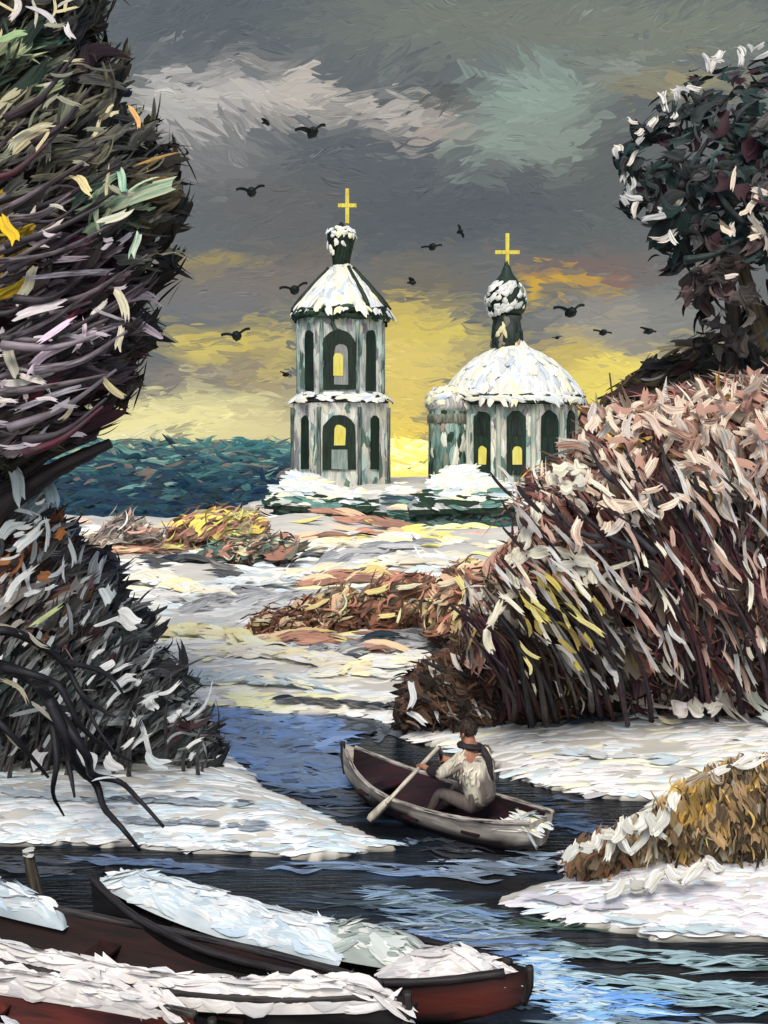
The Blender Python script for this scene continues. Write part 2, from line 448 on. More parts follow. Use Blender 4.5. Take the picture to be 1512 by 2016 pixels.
def drifts(P, rows):
    for x0, y0, x1, y1, th, n, pal in rows:
        t = RNG.random(n); arc = np.sin(t * math.pi) * th
        px = x0 + (x1 - x0) * t + RNG.normal(0, 8, n); py = y0 + (y1 - y0) * t - arc * .6 + RNG.normal(0, th * .22, n)
        pos = drop(px, py); sc = pos[:, 1] / F
        A, B = palette(pal, n)
        sl = math.atan2(-(y1 - y0), (x1 - x0)) + .5 * (.5 - t) * 1.2 + RNG.normal(0, .14, n)
        P.strokes(pos + np.array([0, -.6, .75]) * (.05 + .005 * pos[:, 1:2]), np.stack([np.cos(sl), 0 * sl, np.sin(sl)], 1), np.array([0, -.8, .75]), RNG.uniform(50, 130, n) * sc, RNG.uniform(9, 20, n) * sc, A, B, h=.16, sink=.04, bend=RNG.normal(0, .12, n), taper=.45, rag=.3)


SHD = [((150, 154, 158), 3, (190, 190, 188)), ((112, 118, 124), 2, (160, 160, 160)), ((70, 76, 82), 1, (130, 130, 130))]  # grey shade of the drifts' undersides, put into the stroke colours
CRM = [((240, 232, 204), 3, (206, 200, 186)), ((232, 230, 222), 2, (196, 198, 198)), ((240, 226, 170), .8)]
TLG = [((96, 138, 126), 2, (60, 94, 84)), ((40, 66, 52), 1.6, (30, 48, 40)), ((170, 196, 184), 1.2, (110, 140, 130)), ((46, 66, 88), .8)]
PCH = [((190, 144, 122), 2.4, (150, 106, 90)), ((222, 186, 160), 1.4), ((236, 218, 140), 1.2), ((120, 92, 80), 1)]
drifts(G, [
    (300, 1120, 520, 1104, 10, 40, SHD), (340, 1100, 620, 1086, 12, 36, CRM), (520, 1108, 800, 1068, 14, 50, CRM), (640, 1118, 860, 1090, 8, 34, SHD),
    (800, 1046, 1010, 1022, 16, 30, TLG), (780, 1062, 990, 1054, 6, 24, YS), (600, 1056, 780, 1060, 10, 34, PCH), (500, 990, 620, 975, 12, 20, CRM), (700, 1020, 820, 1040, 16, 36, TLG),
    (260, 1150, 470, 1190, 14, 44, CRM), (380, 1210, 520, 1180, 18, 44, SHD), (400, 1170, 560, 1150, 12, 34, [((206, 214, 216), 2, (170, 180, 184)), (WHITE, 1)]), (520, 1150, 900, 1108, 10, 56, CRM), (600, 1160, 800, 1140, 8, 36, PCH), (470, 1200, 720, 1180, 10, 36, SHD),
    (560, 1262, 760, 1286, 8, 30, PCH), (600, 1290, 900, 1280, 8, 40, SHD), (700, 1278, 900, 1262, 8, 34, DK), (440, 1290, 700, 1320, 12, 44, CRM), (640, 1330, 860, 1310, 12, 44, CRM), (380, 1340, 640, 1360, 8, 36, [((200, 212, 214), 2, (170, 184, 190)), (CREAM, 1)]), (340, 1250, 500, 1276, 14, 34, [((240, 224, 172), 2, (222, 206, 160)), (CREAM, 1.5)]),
    (180, 1078, 330, 1066, 8, 24, CRM), (210, 1096, 420, 1090, 8, 26, PCH), (290, 1130, 470, 1140, 6, 20, DK),
])
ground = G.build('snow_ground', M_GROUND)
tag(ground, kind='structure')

# ------------------------------------------------------------------ river
R_ = Paint()
R_.add([[-70, -30, 0], [70, -30, 0], [70, 34, 0], [-70, 34, 0]], np.array([[0, 1, 2, 3]]), lin((20, 24, 30)))
river = R_.build('river', M_WATER)
tag(river, kind='structure')


def reflection_strokes():  # sky reflections and ripples on the river, painted as coloured strokes
    P = Paint()
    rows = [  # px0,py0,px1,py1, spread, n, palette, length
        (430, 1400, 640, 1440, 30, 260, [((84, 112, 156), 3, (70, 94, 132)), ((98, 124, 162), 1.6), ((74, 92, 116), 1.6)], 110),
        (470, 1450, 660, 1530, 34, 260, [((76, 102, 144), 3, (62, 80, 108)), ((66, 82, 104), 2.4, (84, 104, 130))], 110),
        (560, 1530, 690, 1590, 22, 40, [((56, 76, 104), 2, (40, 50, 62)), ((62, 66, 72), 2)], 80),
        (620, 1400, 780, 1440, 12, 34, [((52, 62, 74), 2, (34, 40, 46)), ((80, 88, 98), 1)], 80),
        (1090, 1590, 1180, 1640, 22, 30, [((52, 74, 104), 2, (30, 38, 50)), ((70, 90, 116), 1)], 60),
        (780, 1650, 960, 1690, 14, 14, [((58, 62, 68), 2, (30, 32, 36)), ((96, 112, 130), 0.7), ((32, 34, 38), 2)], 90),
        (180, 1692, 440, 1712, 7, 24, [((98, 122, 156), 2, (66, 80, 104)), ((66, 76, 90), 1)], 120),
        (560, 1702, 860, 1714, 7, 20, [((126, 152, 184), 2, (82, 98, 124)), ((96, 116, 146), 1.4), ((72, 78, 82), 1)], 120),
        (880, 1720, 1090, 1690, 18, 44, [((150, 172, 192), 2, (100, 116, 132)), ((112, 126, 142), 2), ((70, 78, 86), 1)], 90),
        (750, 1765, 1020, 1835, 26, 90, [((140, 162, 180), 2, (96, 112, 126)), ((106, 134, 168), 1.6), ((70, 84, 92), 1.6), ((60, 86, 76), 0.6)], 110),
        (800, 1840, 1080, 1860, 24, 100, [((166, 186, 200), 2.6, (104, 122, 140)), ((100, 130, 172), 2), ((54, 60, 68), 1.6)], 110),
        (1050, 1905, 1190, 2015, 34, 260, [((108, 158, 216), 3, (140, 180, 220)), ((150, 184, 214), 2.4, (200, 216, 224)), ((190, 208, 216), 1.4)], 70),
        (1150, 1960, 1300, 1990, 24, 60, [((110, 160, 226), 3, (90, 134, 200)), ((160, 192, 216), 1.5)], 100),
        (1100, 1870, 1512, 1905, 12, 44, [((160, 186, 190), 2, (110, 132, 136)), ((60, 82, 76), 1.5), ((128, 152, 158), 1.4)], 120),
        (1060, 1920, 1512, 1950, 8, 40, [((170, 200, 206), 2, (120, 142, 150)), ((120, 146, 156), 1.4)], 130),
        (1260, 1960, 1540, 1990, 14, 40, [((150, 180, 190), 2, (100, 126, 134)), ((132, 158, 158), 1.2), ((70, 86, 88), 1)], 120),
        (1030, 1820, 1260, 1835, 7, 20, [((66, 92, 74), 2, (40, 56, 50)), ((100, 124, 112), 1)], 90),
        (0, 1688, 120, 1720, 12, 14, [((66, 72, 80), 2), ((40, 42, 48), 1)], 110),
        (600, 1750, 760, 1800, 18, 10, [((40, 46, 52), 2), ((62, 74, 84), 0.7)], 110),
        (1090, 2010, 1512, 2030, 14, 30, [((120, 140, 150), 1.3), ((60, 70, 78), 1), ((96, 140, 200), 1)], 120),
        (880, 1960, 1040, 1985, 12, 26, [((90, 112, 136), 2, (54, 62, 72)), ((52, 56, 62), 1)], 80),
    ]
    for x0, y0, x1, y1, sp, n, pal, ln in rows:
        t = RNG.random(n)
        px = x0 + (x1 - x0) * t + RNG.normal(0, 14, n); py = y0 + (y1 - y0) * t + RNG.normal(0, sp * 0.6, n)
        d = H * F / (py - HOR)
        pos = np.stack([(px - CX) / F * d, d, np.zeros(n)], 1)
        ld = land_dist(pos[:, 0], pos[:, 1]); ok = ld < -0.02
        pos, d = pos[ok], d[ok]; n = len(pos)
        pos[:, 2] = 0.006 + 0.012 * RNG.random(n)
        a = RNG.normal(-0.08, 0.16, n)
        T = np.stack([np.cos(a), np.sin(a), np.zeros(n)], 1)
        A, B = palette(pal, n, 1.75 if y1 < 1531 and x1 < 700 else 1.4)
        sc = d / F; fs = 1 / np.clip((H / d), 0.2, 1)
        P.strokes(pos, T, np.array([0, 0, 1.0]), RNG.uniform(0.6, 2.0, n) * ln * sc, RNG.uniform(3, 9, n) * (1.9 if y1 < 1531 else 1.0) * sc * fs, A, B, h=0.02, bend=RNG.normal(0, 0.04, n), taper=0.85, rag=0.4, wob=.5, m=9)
    o = P.build('reflection_strokes', M_REFLECTION, river)
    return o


reflection_strokes()

# ------------------------------------------------------------------ sky
SKY = [  # centre, radii, colour, strength
    (756, 60, 2600, 200, (108, 115, 117), 1), (420, 40, 330, 110, (96, 104, 110), 1), (1050, 40, 520, 90, (122, 128, 120), 1), (1350, 60, 300, 70, (128, 134, 122), .9),
    (700, 330, 560, 220, (97, 103, 108), 1), (1200, 330, 300, 200, (102, 106, 106), 1), (400, 250, 170, 150, (136, 136, 136), .85),
    (430, 180, 210, 50, (196, 192, 188), .95), (640, 195, 170, 44, (202, 194, 184), .9), (790, 235, 130, 46, (190, 184, 176), .9), (330, 215, 90, 60, (186, 184, 180), .8), (860, 265, 80, 22, (176, 160, 150), .7), (500, 130, 90, 26, (150, 146, 144), .8),
    (870, 190, 70, 44, (92, 94, 92), .8), (1060, 190, 150, 90, (148, 166, 156), 1), (980, 275, 130, 50, (150, 166, 156), .9), (1120, 260, 80, 80, (140, 152, 144), .9),
    (1340, 165, 190, 30, (158, 150, 118), .85), (1230, 130, 70, 28, (156, 164, 154), .7), (960, 345, 130, 40, (122, 130, 126), .6),
    (900, 420, 330, 80, (92, 98, 104), .9), (560, 400, 200, 90, (108, 108, 108), .7),
    (500, 560, 340, 60, (128, 122, 116), .9), (420, 610, 160, 40, (124, 124, 128), .8), (830, 570, 120, 90, (122, 116, 104), .9),
    (400, 520, 130, 18, (170, 152, 96), .75), (600, 500, 130, 40, (120, 112, 104), .7), (352, 516, 20, 16, (222, 180, 60), .7),
    (1150, 520, 190, 34, (128, 110, 104), .8), (1100, 552, 95, 15, (216, 170, 66), .95), (1065, 575, 26, 34, (214, 176, 70), .85), (1225, 552, 60, 18, (164, 118, 100), .85), (1190, 575, 70, 12, (176, 152, 96), .8),
    (1200, 640, 190, 60, (156, 152, 144), .9), (1330, 610, 110, 70, (140, 140, 136), .8),
    (440, 672, 170, 26, (214, 194, 104), .95), (370, 694, 90, 18, (220, 202, 116), .85), (400, 740, 150, 40, (150, 140, 128), .95), (520, 735, 70, 60, (168, 152, 118), .8),
    (820, 700, 160, 120, (224, 204, 122), .98), (800, 800, 90, 130, (230, 206, 116), .98), (560, 720, 40, 110, (210, 192, 120), .7), (1130, 720, 60, 80, (226, 204, 110), .8), (850, 655, 100, 34, (220, 202, 108), .9), (780, 640, 90, 40, (214, 192, 100), .7), (700, 600, 60, 40, (120, 112, 100), .5),
    (1230, 725, 180, 42, (240, 220, 112), .95), (1180, 780, 120, 56, (246, 226, 116), .95), (1090, 690, 60, 60, (200, 178, 110), .8), (1320, 700, 90, 30, (214, 196, 130), .8), (1250, 690, 110, 16, (176, 164, 140), .8),
    (790, 880, 60, 80, (250, 220, 96), 1), (400, 800, 260, 44, (204, 196, 152), .95), (330, 840, 420, 58, (242, 232, 168), 1), (520, 850, 120, 34, (226, 214, 160), .9), (250, 862, 140, 14, (244, 236, 190), .9), (560, 790, 60, 60, (164, 152, 128), .6),
    (-400, 800, 420, 70, (220, 205, 140), .8), (1800, 800, 420, 80, (226, 206, 120), .8),
]


def sky_rgb(px, py):
    px = np.asarray(px, float); py = np.asarray(py, float)
    wx = px + (fbm(px / 90, py / 50, 41) - .5) * 90; wy = py + (fbm(px / 110, py / 60, 53) - .5) * 60
    c = np.broadcast_to(lin((112, 116, 116)), px.shape + (3,)).copy()
    for cx, cy, rx, ry, rgb, k in SKY:
        d = np.sqrt(((wx - cx) / rx) ** 2 + ((wy - cy) / ry) ** 2)
        w = (k * (1 - sstep(0.25, 1.25, d)))[..., None]
        c = c * (1 - w) + lin(rgb) * w
    up = sstep(-40, -500, py)[..., None]                                     # clearer, bluer sky overhead, above the picture
    return c * (1 - up) + lin((128, 158, 196)) * up


def build_sky():
    P = Paint(); R = 760.0
    az = np.radians(np.linspace(-68, 68, 240)); el = np.radians(np.linspace(-5, 42, 150))
    A_, E_ = np.meshgrid(az, el)
    D = np.stack([np.sin(A_) * np.cos(E_), np.cos(A_) * np.cos(E_), np.sin(E_)], -1)
    px = CX + F * D[..., 0] / D[..., 1]; py = HOR - F * D[..., 2] / D[..., 1]
    c = sky_rgb(px, py).reshape(-1, 3)
    k = 240
    i, j = np.meshgrid(np.arange(149), np.arange(k - 1), indexing='ij'); a = (i * k + j).ravel()
    P.add(D.reshape(-1, 3) * R + [0, 0, H], np.stack([a, a + k, a + k + 1, a + 1], 1), c, c * 0.94, np.stack([px.ravel() / 60, py.ravel() / 40, 0 * px.ravel()], 1))
    for n, ln, wd, rr, var in ((1900, (110, 240), (26, 50), (752, 758), .10), (3600, (50, 130), (10, 24), (744, 751), .16), (2600, (26, 80), (4, 10), (738, 743), .26)):
        px = RNG.uniform(-420, 1930, n); py = RNG.uniform(-330, 905, n)
        c = sky_rgb(px, py)
        c2 = sky_rgb(px + RNG.normal(0, 26, n), py + RNG.normal(0, 22, n))
        j = np.exp(RNG.normal(0, var, (n, 1)))
        ang = (fbm(px / 170, py / 120, 61) - 0.47) * 2.6 * (.12 + .88 * sstep(620, 300, py)) + RNG.normal(0, .17, n)
        d = nrm(np.stack([(px - CX) / F, np.ones(n), (HOR - py) / F], 1))
        r = RNG.uniform(*rr, n)
        ex = nrm(np.cross(d, np.array([0, 0, 1.0]))); ez = np.cross(ex, d)
        T = ex * np.cos(ang)[:, None] + ez * np.sin(ang)[:, None]
        s = r / F
        fl = np.where(py > 430, .62, 1.0)
        P.strokes(d * r[:, None] + [0, 0, H], T, -d, RNG.uniform(*ln, n) * s * fl, RNG.uniform(*wd, n) * s * fl, c * j, c2 * (2 - j) * .94, h=0.0, bend=RNG.normal(0, .10, n), taper=.45, rag=.28)
    o = P.build('sky', M_SKY)
    tag(o, kind='structure')


build_sky()

# ------------------------------------------------------------------ far woods
def far_woods():
    P = Paint()
    n = 5200
    px = RNG.uniform(-900, 2400, n); t = RNG.random(n)                        # t 0 near (bottom) .. 1 far (top)
    d = 78 * (520 / 78) ** t
    top = 1046 + (874 - 1046) * (1 - (1 - t) ** 1.5)
    z = H - (top - HOR) / F * d
    pos = np.stack([(px - CX) / F * d, d, z], 1)
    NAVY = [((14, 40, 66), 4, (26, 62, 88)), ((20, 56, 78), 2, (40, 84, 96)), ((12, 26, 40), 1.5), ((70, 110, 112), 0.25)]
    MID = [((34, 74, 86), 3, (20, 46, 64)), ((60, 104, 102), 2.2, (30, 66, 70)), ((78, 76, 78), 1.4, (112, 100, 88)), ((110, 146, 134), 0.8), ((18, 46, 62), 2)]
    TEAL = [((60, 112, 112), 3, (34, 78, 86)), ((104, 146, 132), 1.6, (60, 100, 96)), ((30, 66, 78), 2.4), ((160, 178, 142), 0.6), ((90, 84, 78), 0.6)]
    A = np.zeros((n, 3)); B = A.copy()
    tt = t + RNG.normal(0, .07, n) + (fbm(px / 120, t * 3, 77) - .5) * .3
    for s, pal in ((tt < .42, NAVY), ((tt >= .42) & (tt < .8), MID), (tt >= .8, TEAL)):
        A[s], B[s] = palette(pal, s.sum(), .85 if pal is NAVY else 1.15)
    a = RNG.normal(0, .28, n)
    T = np.stack([np.cos(a), np.zeros(n), np.sin(a)], 1)
    s = d / F
    in_glow = px > 640
    Q = Paint(); k = in_glow.sum(); Am, Bm = palette([((246, 224, 116), 3, (226, 196, 92)), ((244, 234, 164), 2), ((220, 186, 90), 1)], k, 1.3)
    Q.strokes(pos[in_glow], T[in_glow], np.array([0, -1.0, .35]), RNG.uniform(40, 110, k) * s[in_glow], RNG.uniform(9, 18, k) * s[in_glow], Am, Bm, h=.08, bend=RNG.normal(0, .1, k), taper=.4, rag=.3)
    q = Q.build('horizon_glow', M_FAR); tag(q, kind='structure')
    w_ = ~in_glow; pos, T, A, B, s = pos[w_], T[w_], A[w_], B[w_], s[w_]; n = len(pos)
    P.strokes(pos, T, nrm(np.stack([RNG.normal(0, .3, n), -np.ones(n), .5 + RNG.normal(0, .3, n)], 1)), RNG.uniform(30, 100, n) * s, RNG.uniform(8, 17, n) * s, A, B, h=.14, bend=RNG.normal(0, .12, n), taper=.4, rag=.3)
    # yellow horizon glow, painted as strokes on the far ground right of the woods
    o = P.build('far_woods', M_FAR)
    tag(o, 'dark blue and teal woods stretching to the horizon behind the church', 'woods', kind='stuff')


far_woods()

# ------------------------------------------------------------------ foliage masses
def clump(P, poly, D, thick, n, ln, wd, flow, pal, zones=(), edge=None, depthfn=None, rim=0.0, h=.08, bend=.12, shell=.55, taper=.24, seed=0, spread=.28, gain=1.1, noise_gap=0.0, fine=.7, foot=None):
    """strokes through the volume of a crown whose silhouette is poly; thick = half depth in metres"""
    poly = np.asarray(poly, float)
    lo, hi = poly.min(0), poly.max(0)
    px = np.empty(0); py = np.empty(0)
    while len(px) < n:
        x = RNG.uniform(lo[0], hi[0], n * 2); y = RNG.uniform(lo[1], hi[1], n * 2)
        ok = inpoly(poly, x, y)
        if noise_gap: ok &= fbm(x / 30, y / 30, 90 + seed) > noise_gap
        px = np.concatenate([px, x[ok]]); py = np.concatenate([py, y[ok]])
    px, py = px[:n], py[:n]
    dd = sdf(poly, px, py)
    if rim: dd = np.where(dd < 0, 0, dd)
    Rm = min(hi[0] - lo[0], hi[1] - lo[1]) * .38
    q = np.clip(dd / Rm, 0, 1); cap = np.sqrt(1 - (1 - q) ** 2)
    e = 2.0
    gx = sdf(poly, px + e, py) - dd; gy = sdf(poly, px, py + e) - dd
    side = np.where(RNG.random(n) < .72, -1.0, 1.0)
    off = side * thick * cap * (shell + (1 - shell) * RNG.random(n)) * np.where(RNG.random(n) < .3, RNG.random(n), 1)
    if foot: off = off * np.interp(py, foot, [1.0, .2])
    d = D + off if depthfn is None else depthfn(px, py) + off
    pos = np.stack([(px - CX) / F * d, d, H - (py - HOR) / F * d], 1)
    out2 = nrm(np.stack([-gx, np.zeros(n), gy], 1))
    N = nrm(out2 * (1 - cap)[:, None] * 1.0 + np.stack([np.zeros(n), side, np.zeros(n)], 1) * (.35 + cap)[:, None] + RNG.normal(0, .24, (n, 3)) + [0, 0, .22])
    ang = flow(px, py) + RNG.normal(0, spread, n)
    T = np.stack([np.cos(ang), RNG.normal(0, .2, n), np.sin(ang)], 1)
    A, B = palette(pal, n, gain)
    for cx, cy, rx, ry, zp in zones:
        s = (((px - cx) / rx) ** 2 + ((py - cy) / ry) ** 2 + RNG.normal(0, .2, n)) < 1
        if s.any(): A[s], B[s] = palette(zp, s.sum(), gain)
    if edge is not None:
        s = (dd < edge[0]) & (RNG.random(n) < edge[2])
        if s.any(): A[s], B[s] = palette(edge[1], s.sum(), gain)
    sc = d / F
    big = np.clip(np.exp(RNG.normal(.08, .38, n)), .5, 1.7)
    P.strokes(pos, T, N, RNG.uniform(*ln, n) * sc * big ** .8, RNG.uniform(*wd, n) * sc * big * 1.15, A, B, h=h, bend=RNG.normal(0, bend, n), taper=taper, rag=.26)
    i = RNG.permutation(n)[:int(n * fine)]
    if len(i):
        k = len(i); g = np.where(RNG.random((k, 1)) < .47, .3, 1.6)
        jit = RNG.normal(0, 1, (k, 3)) * (10 * sc[i])[:, None]
        P.strokes(pos[i] + jit + N[i] * (6 * sc[i])[:, None], T[i] + RNG.normal(0, .16, (k, 3)), N[i], RNG.uniform(*ln, k) * sc[i] * 1.1, RNG.uniform(*wd, k) * sc[i] * .42, np.clip(A[i] * g, 0, .85), np.clip(B[i] * g, 0, .85), h=h * 1.5, bend=RNG.normal(0, bend * 1.5, k), taper=.5, rag=.2)


def line_strokes(P, D, rows, h=.10, jit=.12, toward=(0, -1, .35)):
    """single deliberate dabs: (px0, py0, px1, py1, width px, rgb[, rgb2])"""
    for r in rows:
        d = D + RNG.normal(0, jit)
        a, b = at(r[0], r[1], d), at(r[2], r[3], d + RNG.normal(0, jit))
        c = lin(r[5]) * 1.1; c2 = lin(r[6]) * 1.1 if len(r) > 6 else c * .6
        P.strokes([(a + b) / 2], [b - a], np.array([toward], float), np.linalg.norm(b - a) * 1.1, r[4] * d / F, [c], [c2], h=h, bend=RNG.normal(0, .08), taper=.2, rag=.24, wob=.14)


def px_tube(P, D, pts, r0, r1, A, B=None, dz=0.0, sides=8, gain=1.1):
    """a limb through points seen at (px, py) with its own depth"""
    n = len(pts)
    q = np.array([at(p[0], p[1], D + (p[2] if len(p) > 2 else 0) + dz * k / max(n - 1, 1)) for k, p in enumerate(pts)])
    P.tube(q, np.linspace(r0, r1, n), lin(A) * gain, lin(B) * gain if B is not None else None, sides=sides)


BLACK, CHAR, OLIVE, GREEN = (20, 20, 22), (46, 46, 46), (84, 80, 60), (58, 92, 74)

# --- the tall tree on the left
LT_D = 14.0
tree = thing('tree', 'huge dark leafy tree with snow-streaked boughs filling the upper left', 'tree', at(-150, 1420, LT_D) * [1, 1, 0] + [0, 0, .3])
T_ = Paint()
px_tube(T_, LT_D, [(-150, 1500), (-140, 1250), (-95, 1000), (-70, 700), (-40, 350), (-10, 20)], .42, .10, (40, 32, 34), (84, 72, 70))
T_.build('trunk', M_WOOD, tree)
LT_POLY = [(-420, -260), (60, -260), (170, -120), (205, 0), (195, 80), (245, 105), (236, 160), (262, 225), (300, 245), (305, 280), (338, 285), (346, 330), (362, 390), (355, 450), (315, 480), (345, 515), (318, 560), (290, 590), (302, 640), (285, 690), (262, 720), (265, 770), (228, 810), (205, 850), (130, 880), (40, 930), (-60, 960), (-420, 960)]
lt_flow = lambda x, y: np.radians(np.interp(y, [-200, 150, 350, 600, 800, 950], [62, 48, 30, 20, 14, 16]))
LTP = [(BLACK, 3.4, (56, 58, 56)), (CHAR, 3, (92, 92, 84)), ((58, 60, 54), 2.4, (112, 108, 84)), (OLIVE, 1.6, (44, 44, 38)), (GREEN, 1.2, (34, 48, 42)), ((126, 132, 112), 1.1, (66, 72, 62)), ((200, 190, 150), .7, (120, 112, 92)), ((44, 30, 36), 1.2)]
LOW = [((40, 34, 40), 3, (84, 72, 80)), (BLACK, 2.4, (58, 52, 56)), ((62, 34, 44), 1.8, (40, 24, 32)), ((104, 92, 98), 1.5, (60, 52, 58)), ((206, 196, 202), .8, (150, 128, 148)), ((80, 74, 72), 2)]
P = Paint()
clump(P, LT_POLY, LT_D, 2.2, 4200, (44, 125), (9, 19), lt_flow, LTP, zones=[(110, 660, 210, 270, LOW), (10, 480, 46, 90, [((206, 172, 42), 2, (150, 124, 40)), ((120, 112, 80), 1.5), (CHAR, 1)]), (310, 340, 46, 70, [((92, 78, 48), 2.4, (150, 116, 60)), (CHAR, 2), ((70, 68, 56), 2)]), (40, 150, 60, 110, [((60, 104, 80), 1.2, (180, 184, 140)), (CHAR, 2.5), ((186, 182, 146), .8), (BLACK, 2)]), (215, 400, 60, 60, [((90, 140, 116), 1.4, (190, 190, 160)), ((212, 200, 160), .9), (CHAR, 2), (BLACK, 2)])],
      edge=(26, [(BLACK, 3, (48, 46, 40)), ((38, 36, 34), 2), ((70, 62, 44), .8)], .85), bend=.14)
P.build('foliage', M_LEAF, tree)
P = Paint()
rs = random.Random(3)
for k in range(44):
    x0 = rs.uniform(-120, 70); y0 = rs.uniform(420, 900) if k < 38 else rs.uniform(200, 420)
    ln_ = rs.uniform(120, 290); a = math.radians(rs.uniform(8, 30) if y0 > 420 else rs.uniform(25, 45))
    x1, y1 = x0 + ln_ * math.cos(a), y0 - ln_ * math.sin(a)
    if x1 > np.interp(y1, [0, 100, 300, 450, 600, 720, 850], [170, 200, 310, 310, 270, 240, 180]): x1 = np.interp(y1, [0, 100, 300, 450, 600, 720, 850], [170, 200, 310, 310, 270, 240, 180])
    c = rs.choice([BLACK, BLACK, (38, 24, 30), (84, 26, 40), (58, 54, 62), (30, 28, 34), (150, 140, 150), (190, 180, 188)])
    px_tube(P, LT_D - 2.35 + rs.uniform(-.35, .2), [(x0, y0), ((x0 + x1) / 2, (y0 + y1) / 2 + rs.uniform(4, 30)), (x1, y1)], rs.uniform(.03, .06), .014, c, (120, 110, 116) if rs.random() < .5 else (70, 64, 70))
P.build('branches', M_WOOD, tree)
P = Paint(); px_tube(P, LT_D - .6, [(-110, 1110), (0, 1000, 0), (110, 925), (180, 890), (218, 872)], .17, .06, (28, 24, 26), (62, 54, 56)); P.build('bough', M_WOOD, tree)
P = Paint()
px_tube(P, LT_D - .3, [(-140, 1000), (10, 960), (90, 900), (190, 860)], .12, .03, (34, 28, 32), (74, 66, 72))
P.build('bough', M_WOOD, tree)
P = Paint()
line_strokes(P, LT_D - 2.45, [
    (60, 740, 175, 640, 20, (222, 206, 220), (160, 140, 160)), (30, 640, 120, 580, 20, (214, 206, 210)), (95, 680, 140, 610, 14, (226, 206, 226)), (0, 820, 210, 745, 13, (150, 148, 160), (60, 56, 64)),
    (55, 550, 215, 530, 12, (120, 116, 128), (50, 46, 54)), (0, 880, 110, 840, 12, (190, 186, 192)), (20, 770, 90, 720, 16, (206, 202, 196)), (70, 640, 30, 560, 20, (150, 146, 124)), (60, 520, 45, 600, 22, (150, 148, 128)), (10, 650, 40, 760, 22, (170, 168, 152)),
    (150, 700, 165, 620, 10, (214, 196, 208)), (110, 44, 60, 20, 12, (204, 200, 204)), (125, 40, 148, 88, 12, (226, 222, 222)), (15, 20, 40, 5, 16, (206, 200, 196)), (60, 250, 20, 300, 14, (186, 186, 160)), (150, 350, 180, 380, 18, (222, 206, 152)), (205, 450, 255, 400, 18, (206, 206, 184)), (225, 560, 250, 640, 18, (206, 200, 172)), (232, 640, 240, 690, 14, (214, 208, 182)), (200, 740, 250, 790, 14, (190, 180, 140)), (235, 330, 245, 380, 16, (92, 150, 126), (180, 200, 176)), (270, 450, 262, 520, 15, (110, 160, 136), (204, 206, 190)), (0, 425, 30, 480, 24, (226, 186, 40)), (20, 480, 28, 540, 18, (216, 176, 40)), (262, 222, 268, 240, 10, (226, 176, 110)), (10, 90, 45, 50, 18, (150, 180, 130)), (130, 440, 60, 470, 16, (206, 196, 186)), (170, 460, 90, 500, 14, (70, 30, 44)), (80, 690, 170, 590, 8, (100, 26, 46)), (60, 800, 120, 720, 8, (96, 28, 44)), (120, 830, 150, 790, 10, (196, 184, 160))], jit=.16)
for k in range(85):
    x = rs.uniform(-60, 250); y = rs.uniform(10, 880)
    if x > np.interp(y, [0, 100, 300, 450, 600, 720, 850], [150, 180, 290, 290, 240, 220, 140]): continue
    a = math.radians(np.interp(y, [0, 300, 600, 900], [60, 34, 20, 12]) + rs.uniform(-14, 14)); l = rs.uniform(16, 46)
    low = y > 440
    line_strokes(P, LT_D - 2.5, [(x, y, x + l * math.cos(a), y - l * math.sin(a), rs.uniform(6, 12), rs.choice([(206, 196, 200), (176, 168, 176), (214, 206, 196), (150, 146, 154)] if low else [(206, 196, 156), (150, 150, 130), (120, 124, 108), (190, 186, 170)]))], jit=.2)
P.build('snow', M_SNOW, tree)

# --- the grey bush under it, on the left bank
LB_D = 15.2
bush = thing('bush', 'big charcoal bush flecked with snow sloping down the left bank to the water', 'bush', at(150, 1530, LB_D) * [1, 1, 0] + [0, 0, .3])
LB_POLY = [(-420, 940), (30, 935), (95, 960), (110, 1010), (150, 1040), (165, 1080), (205, 1090), (232, 1130), (245, 1180), (285, 1200), (296, 1260), (330, 1300), (362, 1330), (372, 1370), (405, 1400), (425, 1450), (430, 1530), (380, 1560), (280, 1550), (150, 1540), (0, 1520), (-420, 1520)]
lb_flow = lambda x, y: np.radians(np.interp(x + (y - 1200) * .2, [-100, 120, 320, 440], [52, 46, 34, 24]))
LBP = [((58, 60, 58), 3, (120, 124, 122)), ((40, 42, 42), 3.4, (90, 92, 90)), (BLACK, 2.4, (60, 62, 62)), ((116, 120, 118), 2.2, (66, 68, 66)), ((186, 192, 192), 1.8, (120, 126, 128)), ((70, 46, 50), 1, (44, 30, 34)), ((44, 58, 56), 1.6)]
P = Paint()
clump(P, LB_POLY, LB_D, 1.6, 3900, (36, 105), (9, 17), lb_flow, LBP, zones=[(60, 1070, 120, 100, [((120, 116, 110), 2.4, (70, 66, 62)), ((176, 182, 178), 1.5, (120, 124, 124)), ((150, 92, 58), 1.3, (96, 64, 46)), ((60, 54, 50), 2), ((150, 150, 146), 1.5)]), (60, 970, 70, 50, [((170, 184, 184), 2, (110, 124, 130)), ((90, 104, 112), 1.5), ((200, 206, 204), 1), ((190, 160, 150), .4)]), (60, 1190, 130, 80, [((104, 98, 94), 2, (60, 52, 52)), ((90, 52, 58), 1.3), ((150, 152, 148), 1.2), ((130, 88, 56), .7), ((52, 50, 50), 2)])],
      edge=(24, [(BLACK, 3, (54, 54, 54)), ((44, 44, 46), 2), ((84, 88, 90), .8)], .8), foot=(1330, 1520))
P.build('foliage', M_LEAF, bush)
P = Paint()
